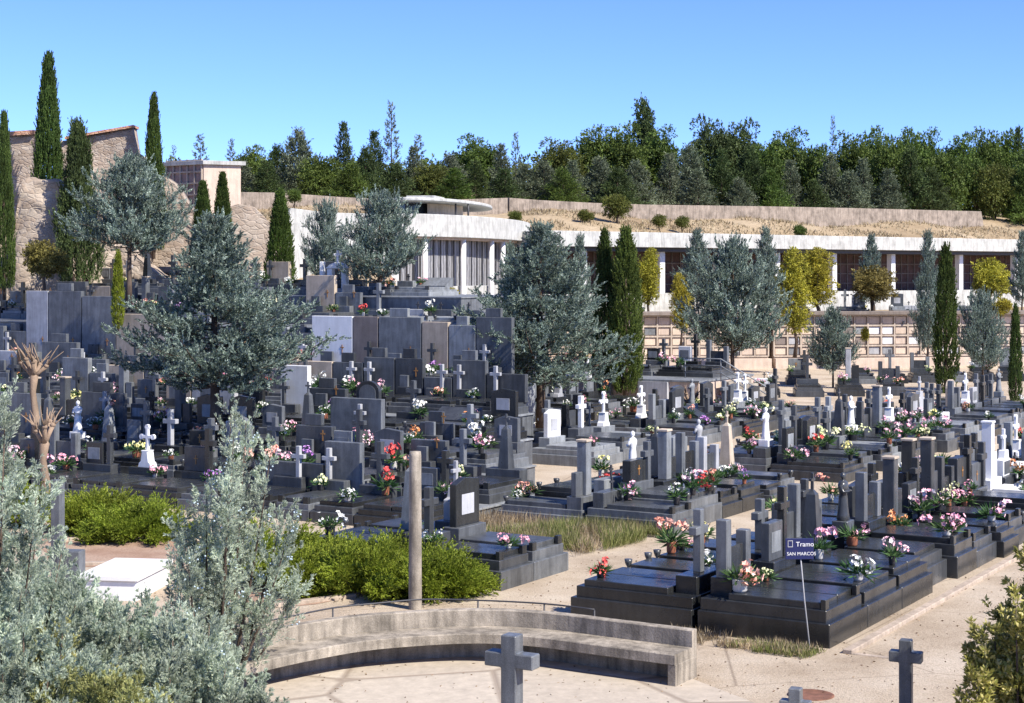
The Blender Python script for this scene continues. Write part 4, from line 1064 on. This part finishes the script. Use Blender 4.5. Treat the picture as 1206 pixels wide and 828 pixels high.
# stair rail on the mid terrace
x0, y0 = uv(69, -29.9); 
o = empty('stair', (x0,y0,0), 0, 'concrete stair with metal railing beside the walled mid terrace', 'stairs')
mb = MB()
for k in range(7):
    a_, b_ = -29.9+k*.32, -29.9+(k+1)*.32
    P = [uv(68.2,a_), uv(68.2,b_), uv(70.8,b_), uv(70.8,a_)]; mb.prism_z([(x-x0,y-y0) for x,y in P], -.3, 1.2-k*.17)
mb.build('steps', M['concrete'], o)
for uu in (68.15,):
    q = [uv(uu,-31.6), uv(uu,-29.9), uv(uu,-27.6)]; zz = [2.2,2.2,.95]
    for dz in (0,-.3,-.6): MB().tube([(q[i][0]-x0, q[i][1]-y0, zz[i]+dz) for i in range(3)], [.03]*3, 6).build('rail', M['grey'], o)
    for i, f in ((0,0),(1,0),(2,0)): MB().tube([(q[i][0]-x0,q[i][1]-y0,zz[i]-.98),(q[i][0]-x0,q[i][1]-y0,zz[i])], [.025]*2, 6).build('post', M['grey'], o)

# ------------------------------------------------------------------ trees
def tree_px(name, kind, mat, px, ytop, ybase, Y, lab, width_px=None, cat='tree', group=None, z=None, bark='bark', rz=None):
    X, _ = atY(px, Y); zb = z if z is not None else (zat(ybase, Y) if ybase else gh(X, Y)); H = zat(ytop, Y)-zb
    hh = {'cedar_a':6.9,'cedar_b':7.0,'cedar_c':4.6,'cedar_e':4.6,'cedar_d':6.5,'cypress':8,'slim':7,'twin':8.2,'scruffy':7,'golden':5,'roundy':3,'pine_a':9,'pine_b':8,'pine_c':10,'broad_a':8,'broad_b':7,'poplar':9,'bare':9}[kind]
    rr_ = {'cedar_a':3.05,'cedar_b':3.15,'cedar_c':2.2,'cedar_e':2.2,'cedar_d':2.1,'cypress':.85,'slim':.42,'twin':.62,'scruffy':1.1,'golden':1.0,'roundy':1.35,'pine_a':3,'pine_b':3.4,'pine_c':2.4,'broad_a':3.6,'broad_b':3.3,'poplar':1.7,'bare':1.3}[kind]
    s = (width_px*Y/F/2)/rr_ if width_px else H/hh
    return make_tree(name, kind, mat, (X, Y, zb), lab, cat, group, s, H/hh, rz, bark)
ce = M['cedar']
tree_px('blue_cedar', 'cedar_a', ce, 254, 256, 512, 51, 'large blue cedar with dark trunk over the left graves', 246, rz=.4)
tree_px('blue_cedar', 'cedar_b', ce, 638, 268, 497, 62, 'large blue cedar in the centre before the rotunda', 216, rz=2.2)
tree_px('blue_cedar', 'cedar_c', ce, 152, 192, 350, 72, 'blue cedar before the ruined building, upper left', 132)
tree_px('blue_cedar', 'cedar_e', ce, 446, 236, 378, 71, 'blue cedar before the rotunda with a bare dark trunk', 112, rz=1)
tree_px('blue_cedar', 'cedar_e', ce, 384, 246, 372, 76, 'darker blue cedar left of the one before the rotunda', 62, rz=3)
tree_px('blue_cedar', 'cedar_c', ce, 863, 292, 476, 84, 'rounded blue cedar before the niche wall, right of centre', 122, rz=2)
tree_px('blue_cedar', 'cedar_d', ce, 822, 272, 372, 108.5, 'blue cedar behind the rounded one, against the colonnade', 60, z=3.1)
tree_px('blue_cedar', 'cedar_d', ce, 901, 270, 372, 108.5, 'blue cedar against the colonnade left of golden cypress', 54, z=3.1)
tree_px('blue_cedar', 'cedar_d', ce, 684, 280, 440, 98, 'blue cedar partly hidden left of the cypress pair', 50)
tree_px('blue_cedar', 'cedar_d', ce, 600, 290, 440, 96, 'blue cedar hidden behind the central large cedar', 50)
tree_px('blue_cedar', 'cedar_c', ce, 981, 368, 470, 88, 'small bushy blue cedar before the niche wall', 58, rz=5)
tree_px('blue_cedar', 'cedar_d', ce, 1092, 276, 440, 101, 'tall conical blue cedar left of the right cypress', 50)
tree_px('blue_cedar', 'cedar_e', ce, 1158, 352, 474, 85, 'wide blue cedar between the two right cypresses', 64, rz=4)
tree_px('blue_cedar', 'cedar_d', ce, 1027, 278, 345, 111, 'small blue cedar against the colonnade above the olive tree', 44, z=3.1)
tree_px('blue_cedar', 'cedar_d', ce, 1203, 274, 345, 112, 'blue cedar at the right edge against the colonnade', 40, z=3.1)
cy = M['cypress']
tree_px('cypress', 'cypress', cy, 57, 66, 330, 81.5, 'tallest dark cypress above the rock bastion, upper left', 42)
tree_px('cypress', 'cypress', cy, 5, 134, 348, 77, 'dark cypress cut by the left edge', 26)
tree_px('cypress', 'cypress', cy, 181, 112, 300, 85, 'slender dark cypress right of the ruined building', 28)
tree_px('cypress', 'scruffy', M['pine'], 92, 152, 345, 79, 'scruffy dark conifer in front of the ruined wall', 48)
tree_px('cypress', 'cypress', cy, 239, 214, 310, 80, 'small dark cypress left of a pair below the burial block', 28)
tree_px('cypress', 'cypress', cy, 262, 204, 310, 80.5, 'small dark cypress right of a pair below the burial block', 26)
tree_px('cypress', 'cypress', M['broad'], 330, 224, 345, 79, 'green cypress against the sandy pink wall', 36)
tree_px('cypress', 'slim', M['green'], 139, 296, 392, 68, 'thin bright green cypress below the left cedar', 13)
tree_px('cypress', 'twin', cy, 712, 272, 470, 75, 'left cypress of the pair right of the central cedar', 28)
tree_px('cypress', 'twin', M['broad'], 737, 270, 478, 74, 'right cypress of the pair right of the central cedar', 38)
tree_px('cypress', 'slim', cy, 1114, 290, 474, 84, 'tall slim cypress before the niche wall at right', 25)
tree_px('cypress', 'slim', cy, 1196, 360, 488, 79, 'short slim cypress near the right edge', 14)
go = M['gold_cypress']
tree_px('golden_cypress', 'golden', go, 936, 292, 415, 100, 'yellow golden cypress left of its twin before the colonnade', 46)
tree_px('golden_cypress', 'golden', go, 962, 292, 372, 107.5, 'yellow golden cypress, right and further of the twin trees', 54, z=3.1)
tree_px('golden_cypress', 'golden', go, 802, 322, 402, 99, 'yellow-green conifer left of the rounded blue cedar', 28)
tree_px('golden_cypress', 'golden', go, 764, 292, 348, 108, 'yellow golden cypress in the colonnade bay by cypress pair', 32, z=3.1)
tree_px('olive_tree', 'roundy', go, 1166, 303, 357, 108.5, 'bright yellow rounded tree before the colonnade, right', 56, z=3.1)
tree_px('olive_tree', 'roundy', M['olive'], 1028, 312, 372, 107.5, 'wide olive-brown rounded tree before the colonnade', 66, z=3.1)
tree_px('olive_tree', 'roundy', M['olive'], 52, 282, 348, 75, 'small round olive-yellow tree before the rock bastion', 60)
tree_px('olive_tree', 'roundy', go, 1178, 350, 380, 106.5, 'small yellow shrub behind the wide right cedar', 30, z=2.7)
tree_px('olive_tree', 'roundy', go, 531, 338, 366, 86, 'small yellow-green shrub at the foot of the rotunda', 26)
tree_px('olive_tree', 'roundy', go, 1019, 385, 410, 104, 'tiny yellow shrub in front of the niche wall', 13)
tree_px('small_tree', 'roundy', M['broad_y'], 607, 248, 268, 125, 'small light green shrub on the dry slope by rotunda', 22, z=None)
for px, yt, lab in ((690,243,'round yellow-green shrub on the dry slope above colonnade'),(727,232,'light green sapling on the dry slope above cypress pair'),(776,250,'low green shrub on the dry slope left of centre'),(803,262,'low spreading green weeds on the slope above roof'),(942,252,'small dark bush on the dry slope, right half'),(347,228,'small dark bush on the slope before left wood')):
    Yd = 128+22*max(0,px-650)/556 if px > 600 else 118; X, _ = atY(px, Yd)
    s = .5 if 'sapling' not in lab else .95
    make_tree('shrub', 'roundy', M['broad_y'] if 'dark' not in lab else M['broad'], (X,Yd,gh(X,Yd)-.1), lab, 'shrub', None, s, s*1.0)

# pollarded trees
def pollard(px, ytop, ybase, Y, lab):
    X, _ = atY(px, Y); zb = zat(ybase, Y); H = zat(ytop, Y)-zb; rg = random.Random(px)
    o = empty('pollarded_tree', (X,Y,zb), 0, lab, 'tree', 'pollarded bare trees')
    mb = MB(); k = H*.66
    mb.tube([(0,0,-.3),(.05,0,k*.4),(-.04,.02,k*.75),(.01,0,k),(.02,0,k+.1)], [.14,.105,.09,.125,.05], 10)
    mb.build('trunk', M['bark_pale'], o)
    mb = MB()
    for j in range(6):
        a = j*2*math.pi/6+rg.uniform(-.45,.45); q = rg.uniform(.2,.38); e_ = Vector((math.cos(a)*q, math.sin(a)*q, k+rg.uniform(.25,.5)))
        mb.tube([(0,0,k-.05), e_*.5+Vector((0,0,k*.5-.02)), e_], [.085,.055,.06], 7)
        mb.lathe([(.01,-.05),(.07,-.02),(.075,.03),(.02,.08)], 7, (e_.x,e_.y)); 
        for t_ in range(-28,0): mb.v[t_] = (mb.v[t_][0], mb.v[t_][1], mb.v[t_][2]+e_.z)
        for _ in range(4):
            d_ = Vector((math.cos(a)*.35+rg.uniform(-.5,.5), math.sin(a)*.35+rg.uniform(-.5,.5), rg.uniform(.6,1.2))).normalized()*rg.uniform(.15,max(.2,H-k-.25))
            mb.tube([e_, e_+d_*.5+Vector((rg.uniform(-.04,.04),0,0)), e_+d_], [.026,.018,.007], 5)
    mb.build('branches', M['bark_pale'], o)
pollard(40, 402, 520, 49, 'bare pollarded tree with stubby branches, upper of two at left')
pollard(52, 482, 600, 42, 'bare pollarded tree with stubby branches, lower of two at left')
pollard(812, 455, 520, 66, 'bare pollarded stump among the graves right of cypress pair')

# the hill wood
HT = [  # px, ytop, Y, kind, mat, width
 (205,172,165,'bare','pine_b',16),(235,160,165,'pine_c','pine_b',34),(272,165,160,'pine_c','pine_b',26),(295,170,150,'broad_a','broad',50),
 (326,168,158,'pine_b','pine',56),(352,150,155,'pine_b','pine_b',66),(378,176,150,'broad_b','broad',60),(404,140,158,'pine_a','pine',46),(430,170,150,'pine_b','pine',50),
 (440,150,154,'pine_a','pine',46),(461,122,158,'pine_c','pine_b',34),(486,168,152,'pine_a','pine_b',48),(508,185,150,'broad_b','broad_y',50),(493,160,165,'pine_c','pine_b',32),(530,178,155,'pine_b','pine_b',56),(562,158,160,'broad_a','broad',64),
 (560,184,150,'pine_a','pine',50),(590,165,156,'pine_a','pine_b',46),(607,158,158,'pine_c','pine_b',22),(618,190,150,'pine_b','pine_b',60),(655,162,162,'broad_a','broad_y',66),(640,186,150,'pine_b','pine_b',56),
 (676,184,150,'pine_a','pine_b',50),(704,150,163,'broad_a','broad',74),(706,182,150,'pine_b','pine_b',64),(735,146,160,'broad_a','broad',70),(760,114,164,'poplar','pine',27),(748,186,149,'pine_b','pine_b',60),
 (782,150,160,'broad_a','broad',64),(790,176,149,'pine_a','pine_b',54),(812,168,152,'pine_b','pine_b',60),(836,138,160,'broad_a','pine',62),(872,142,160,'broad_a','pine',60),(850,172,149,'pine_a','pine',56),
 (884,170,149,'pine_b','pine',60),(905,166,154,'broad_a','broad',60),(928,152,160,'broad_a','broad',66),(930,184,148,'pine_a','pine_b',50),(960,162,154,'broad_b','broad',60),(981,138,162,'bare','pine_b',16),(978,178,148,'pine_a','pine_b',58),(1000,156,158,'broad_a','broad',66),
 (1018,182,148,'pine_a','pine_b',48),(1035,152,160,'broad_a','broad',64),(1046,160,151,'broad_a','broad',60),(1066,152,160,'broad_a','broad',60),(1072,172,148,'pine_b','pine',62),(1095,154,160,'broad_a','broad',60),(1112,172,153,'broad_b','broad',60),
 (1130,158,162,'broad_a','broad',64),(1158,152,162,'broad_a','broad',60),(1150,180,158,'broad_b','broad',50),(1172,185,150,'broad_b','broad_y',54),(1184,154,162,'broad_a','broad',62),(1200,146,160,'pine_a','pine',36),(1215,170,152,'broad_b','broad',60),(1232,156,160,'broad_a','broad',60),(1206,205,147,'broad_b','broad_y',40),
 (316,196,146,'broad_b','broad_y',44),(414,200,146,'broad_b','broad_y',46),(466,200,146,'broad_b','broad',44),(536,205,147,'broad_b','broad_y',46),(596,206,147,'broad_b','broad',44),(662,206,147,'broad_b','broad_y',40),(726,206,146,'broad_b','broad',44),(820,208,146,'broad_b','broad',44),(908,208,146,'broad_b','broad_y',40),(1000,210,146,'broad_b','broad',44),(1098,206,147,'broad_b','broad',40),(958,208,146,'pine_b','pine',44),(870,206,146,'pine_b','pine_b',48),(284,196,148,'broad_b','broad',44),(1045,206,146,'broad_b','broad_y',36)]
KN = {'pine_a':'layered conifer','pine_b':'spreading cedar','pine_c':'slender pointed conifer','broad_a':'leafy tree','broad_b':'low bushy tree','poplar':'columnar dark tree topping the skyline','bare':'thin sparse conifer'}
CN = {'pine':'dark green','pine_b':'blue-green','broad':'mid green','broad_y':'light green'}
HT.sort(); 
for i, (px, yt, Y, kd, mt, w) in enumerate(HT):
    if kd == 'broad_b' and yt >= 196: kd = ('pine_b','pine_a')[i%2]; w += 18; yt -= 12; mt = ('pine_b','broad','pine')[i%3]
    if px > 650: Y += 31*(px-650)/556
    if kd not in ('poplar','pine_c','bare'): yt += 6
    X, _ = atY(px, Y); z = gh(X, Y)-.5
    n = i+1; tens = ordn(i) if i < 40 else None
    if i < len(HT)//2: pos = f'{ordn(i)} from left in the hill wood'
    else: pos = f'{ordn(len(HT)-1-i)} from right in the hill wood'
    tree_px('hill_tree', kd, M[mt], px, yt, None, Y, f'{CN[mt]} {KN[kd]}, {pos}', w, 'tree', 'trees of the hill wood', z)
# undergrowth behind and between: a mass
rng = np.random.default_rng(77); n = 5200
PX = rng.uniform(190, 1300, n); YY_ = rng.uniform(158, 178, n) + 31*np.clip((PX-650)/556, 0, 2); X_ = (PX-603)/F*YY_
zb = ground_h(X_, YY_); hh_ = 3.2+2.0*np.array([noise.noise(Vector((x*.12, y*.1, 5))) for x, y in zip(X_, YY_)])
P = np.stack([X_, YY_, zb+np.maximum(.2, hh_)*rng.random(n)], 1); D = unit(rng.normal(size=(n,3))+np.array([0,0,.6]))
o = link_mesh('far_wood', crown_mesh('far_wood', P, D, np.full(n,.8), 9, .5, .2, .9, rng, 0), M['broad']); tag(o, 'dense dark undergrowth filling the wood behind the hill trees', 'undergrowth', None, 'stuff')

# ------------------------------------------------------------------ junipers in the foreground
def juniper(name, seed, loc, h, r, nst, npl, K, mat, lab, nl=.06, nw=.0125, pl=.36, lean=(0,0), berries=0, flat=False, cat='shrub', group=None, spread=.55, yellow=0):
    rng = np.random.default_rng(seed); o = empty(name, loc, 0, lab, cat, group)
    mb = MB(); Ps=[]; Ds=[]; Ls=[]
    for i in range(nst):
        az = i*2.4+rng.normal(0,.3); out = r*math.sqrt((i+.5)/nst)*rng.uniform(.8,1.15); top = h*(1-.45*(out/r)**2)*rng.uniform(.72,1.08) if not flat else h*rng.uniform(.6,1.05)*(1-.45*(out/r)**2)
        top *= (rng.uniform(.55,1.15) if flat else 1); ex = np.array([math.cos(az)*out+lean[0], math.sin(az)*out+lean[1], top]); p0 = np.array([math.cos(az)*.1, math.sin(az)*.1, -.1])
        mid = p0 + (ex-p0)*.5 + np.array([math.cos(az)*out*.15, math.sin(az)*out*.15, -.02*h])
        def bz(s): return (1-s)**2*p0 + 2*s*(1-s)*mid + s*s*ex
        mb.tube([bz(s) for s in (0,.25,.5,.75,1)], [.035,.026,.018,.011,.005], 5)
        s = .22+.78*rng.random(npl)**.75; P = np.array([bz(x) for x in s])
        tn = unit(ex-mid); side = unit(rng.normal(size=(npl,3)))
        D = unit(tn*.9 + side*.85 + np.array([0,0,.35])) if not flat else unit(tn*np.array([1.3,1.3,.35]) + side*np.array([.55,.55,.25]) + np.array([0,0,.12])); P = P + side*((.05 if flat else .10)*r)*rng.random((npl,1))
        Ps.append(P); Ds.append(D); Ls.append(pl*rng.uniform(.55,1.25,npl)*(1.25-.5*s))
    P = np.concatenate(Ps); D = np.concatenate(Ds); L_ = np.concatenate(Ls)
    # each plume carries side sprigs
    k = 5; s = rng.random((len(P),k)); sp = P[:,None,:]+D[:,None,:]*(L_[:,None]*s)[...,None]; sd = unit(D[:,None,:]*1.0+unit(rng.normal(size=(len(P),k,3)))*.75)
    P2 = np.concatenate([P, sp.reshape(-1,3)]); D2 = np.concatenate([D, sd.reshape(-1,3)]); L2 = np.concatenate([L_, (L_[:,None]*.5*(1.1-s)).ravel()])
    mb.build('stems', M['bark'], o)
    if yellow:
        c = P2[:,0]*yellow[0]+P2[:,2]*yellow[1]; nzv = np.array([noise.noise(Vector(p)*1.6+Vector((seed,0,0))) for p in P2]); my = (nzv > yellow[2])
        link_mesh('yellowed_foliage', crown_mesh('yf', P2[my], D2[my], L2[my], K, nl, nw, spread, rng, .1), M['juniper_y'], o)
        P2, D2, L2 = P2[~my], D2[~my], L2[~my]
    link_mesh('foliage', crown_mesh('foliage', P2, D2, L2, K, nl, nw, spread, rng, .1), mat, o)
    if berries:
        mb = MB(); ii = rng.integers(0, len(P), berries)
        for i in ii:
            c = P[i]+D[i]*L_[i]*.7
            for j in range(5):
                q = c+rng.normal(0,.035,3); mb.lathe([(.001,-.013),(.012,-.006),(.015,.002),(.009,.012),(.001,.015)], 6, (q[0],q[1])); 
                for t_ in range(-30,0): mb.v[t_] = (mb.v[t_][0], mb.v[t_][1], mb.v[t_][2]+q[2])
        mb.build('berries', M['berry'], o)['kind'] = 'stuff'
    return o
ju = M['juniper']
def jpx(px, Y): X, _ = atY(px, Y); return (X, Y, 0)
juniper('blue_juniper', 101, jpx(258,24.0), 3.9, .9, 18, 40, 26, ju, 'tall blue-grey juniper with pale berries left of the concrete post', pl=.42, lean=(.25,0), berries=70)
juniper('blue_juniper', 102, jpx(-22,19.5), 4.4, 1.05, 26, 48, 26, ju, 'tall blue-grey juniper cut by the left edge', pl=.40)
juniper('blue_juniper', 103, jpx(30,18.6), 2.3, 1.2, 32, 44, 26, ju, 'broad blue-grey juniper filling the lower left corner', pl=.36, yellow=(0,0,.32))
juniper('blue_juniper', 104, jpx(215,19.6), 1.95, .95, 32, 44, 26, ju, 'bushy blue-grey juniper left of the curved bench', pl=.36, berries=26)
juniper('blue_juniper', 105, jpx(128,17.8), 1.75, .95, 30, 42, 26, ju, 'low juniper with yellowed sprays at the bottom left', pl=.34, yellow=(0,0,-.02))
juniper('blue_juniper', 106, jpx(262,20.2), 1.4, .6, 18, 34, 26, ju, 'small blue-grey juniper overlapping the bench left end', pl=.30)
juniper('blue_juniper', 107, jpx(140,20.8), 1.9, 1.15, 34, 44, 26, ju, 'spreading blue-grey juniper in front of the low white tomb', pl=.36)
juniper('blue_juniper', 108, jpx(45,21.5), 2.3, .9, 28, 44, 26, ju, 'blue-grey juniper beside the white tomb, second from left edge', pl=.36)
gr = M['green']
for i, (px, Y, h, r, lab) in enumerate(((312,33.4,.8,1.25,'bright green spreading juniper, leftmost in the bed behind rail'),(378,32.4,.7,1.35,'bright green spreading juniper, second from left in the bed'),(436,31.8,.62,1.25,'bright green spreading juniper just left of the concrete post'),(508,31.5,.55,.85,'bright green spreading juniper right of the concrete post'),(470,32.9,.7,1.1,'bright green spreading juniper behind the concrete post'),
        (108,39.2,.75,1.0,'low bright green juniper, left of two by the grey pillar'),(165,38.2,.65,1.15,'low bright green juniper, right of two by the grey pillar'),(12,40,.9,.7,'low green juniper at the left edge of the photo'))):
    juniper('green_juniper', 200+i, jpx(px,Y), h, r, 22, 52, 22, gr, lab, nl=.06, nw=.014, spread=.36, pl=.62, flat=True, group='green junipers')
# broad-leaved shrub at the right edge
juniper('leafy_shrub', 301, jpx(1205,19.8), 2.35, .72, 26, 26, 7, M['shrub'], 'yellow-green leafy shrub cut by the right edge', nl=.11, nw=.034, pl=.3, spread=1.0)
juniper('leafy_shrub', 302, jpx(1240,21.0), 3.0, .7, 22, 26, 7, M['shrub'], 'taller leafy shrub behind the right edge shrub', nl=.11, nw=.034, pl=.3, spread=1.0)

# grasses
def grass(name, pts, h, n, mat, lab, seed):
    rng = np.random.default_rng(seed); A_ = np.array(pts); 
    t1, t2 = rng.random(n), rng.random(n)
    P = (A_[0]*(1-t1)[:,None]+A_[1]*t1[:,None])*(1-t2)[:,None] + (A_[3]*(1-t1)[:,None]+A_[2]*t1[:,None])*t2[:,None]
    nzv = np.array([noise.noise(Vector((p[0]*1.4,p[1]*1.4,seed))) for p in P]); keep = nzv > -.18; P = P[keep]; n = len(P)
    P = np.concatenate([P, np.zeros((n,1))],1); D = unit(rng.normal(0,.35,(n,3))+np.array([0,0,1])); 
    V_, Q_ = leaf_quads(P, D, h*rng.uniform(.4,1.2,n), np.full(n,.014), rng)
    tag(link_mesh(name, np_mesh(name, V_, Q_), mat), lab, 'grass', None, 'stuff')
grass('dry_grass', [uv(31.2,-17.0), uv(34.8,-17.0), uv(34.8,-21.5), uv(31.2,-21.5)], .38, 8000, M['drygrass'], 'tall dry straw-coloured grass between two blocks of graves', 1)
grass('green_weeds', [uv(31.9,-16.9), uv(34.8,-16.6), uv(34.8,-18.8), uv(32.0,-20.0)], .40, 9000, M['greengrass'], 'green weeds at the end of the middle path graves', 2)
grass('dry_grass', [uv(25.0,-11.9), uv(25.0,-9.6), uv(25.7,-9.5), uv(25.7,-12.2)], .16, 2600, M['drygrass'], 'short dry grass along the front of the near black grave', 3)
grass('green_weeds', [uv(24.9,-10.9), uv(24.9,-9.5), uv(25.5,-9.4), uv(25.5,-10.8)], .14, 1500, M['greengrass'], 'short green grass patch below the navy sign', 4)

def slope_grass():
    rng = np.random.default_rng(9); n = 26000
    px = rng.uniform(270,1260,n); dd = rng.uniform(7,28,n)
    Yb = 109+31*np.clip((px-650)/556,-.3,1.2)+dd; Yb = np.where(px < 600, rng.uniform(98,124,n), Yb); X = (px-603)/F*Yb
    Z = ground_h(X,Yb)-.05+.8*np.array([noise.noise(Vector((x*.09,y*.09,0))) for x,y in zip(X,Yb)])
    kp = np.array([noise.noise(Vector((x*.35,y*.35,4))) for x,y in zip(X,Yb)]) > -.12
    P = np.stack([X,Yb,Z],1)[kp]; n = len(P); D = unit(rng.normal(0,.5,(n,3))+np.array([0,0,1]))
    V_, Q_ = leaf_quads(P, D, rng.uniform(.12,.45,n), np.full(n,.09), rng)
    tag(link_mesh('dry_grass', np_mesh('dry_grass', V_, Q_), M['drygrass']), 'dry straw tussocks on the slope above the colonnade', 'grass', None, 'stuff')
slope_grass()
rng = np.random.default_rng(19); n = 2600
P = np.stack([rng.uniform(-7,10,n), rng.uniform(21,40,n), rng.uniform(.012,.02,n)],1); D = unit(rng.normal(size=(n,3))*np.array([1,1,.12]))
V_, Q_ = leaf_quads(P, D, rng.uniform(.025,.07,n), rng.uniform(.012,.03,n), rng)
tag(link_mesh('leaf_litter', np_mesh('leaf_litter', V_, Q_), M['litter']), 'scattered dry leaf litter on the sandy paths and paving', 'litter', None, 'stuff')
# ------------------------------------------------------------------ light, sky, camera
az_dir = Vector((.66, -.52, .80)).normalized()         # towards the sun: right and behind the camera
el = math.asin(az_dir.z)
w = bpy.data.worlds.new('World'); scene.world = w; w.use_nodes = True
t = w.node_tree; bg = t.nodes['Background']
sk = N(t, 'ShaderNodeTexSky', sky_type='NISHITA'); sk.sun_disc = False; sk.sun_elevation = el; sk.sun_rotation = math.atan2(az_dir.x, az_dir.y)
sk.altitude = 2500; sk.air_density = .8; sk.dust_density = 0; sk.ozone_density = 2.5
tint = mixc(t, 1.0, sk.outputs[0], (.56,.69,1.08), 'MULTIPLY')
t.links.new(tint, bg.inputs[0]); bg.inputs[1].default_value = .14
sl = bpy.data.lights.new('sun', 'SUN'); sl.energy = 5.0; sl.angle = R(.5); sl.color = (1,.935,.84)
so = bpy.data.objects.new('sun', sl); COL.objects.link(so); so.rotation_euler = (-az_dir).to_track_quat('-Z','Y').to_euler()
cam = bpy.data.cameras.new('camera'); co = bpy.data.objects.new('camera', cam); COL.objects.link(co)
co.location = (0,0,CAMZ); co.rotation_euler = (R(90),0,0); cam.sensor_width = 36; cam.lens = F/1206*36; cam.shift_y = -(414-HOR)/1206
cam.clip_end = 6000; cam.clip_start = .1; scene.camera = co
vs = scene.view_settings; vs.view_transform = 'Standard'; vs.look = 'None'; vs.exposure = .76; vs.gamma = 1
scene.cycles.max_bounces = 6; scene.cycles.transparent_max_bounces = 4; scene.cycles.caustics_reflective = False; scene.cycles.caustics_refractive = False
# label check
from collections import Counter
labs = Counter(o['label'] for o in scene.objects if o.parent is None and 'label' in o)
print('UNMATCHED', [s_[:2] for s_ in SPECIAL if not s_[5]], [p_[:2] for p_ in PANELS if len(p_)==7]); print('THINGS', sum(labs.values()), 'graves', len(GRAVES), 'flowers', nfl, 'DUP', [l for l, c_ in labs.items() if c_ > 1][:8], 'LEN', [l for l in labs if not 4 <= len(l.split()) <= 16][:8])
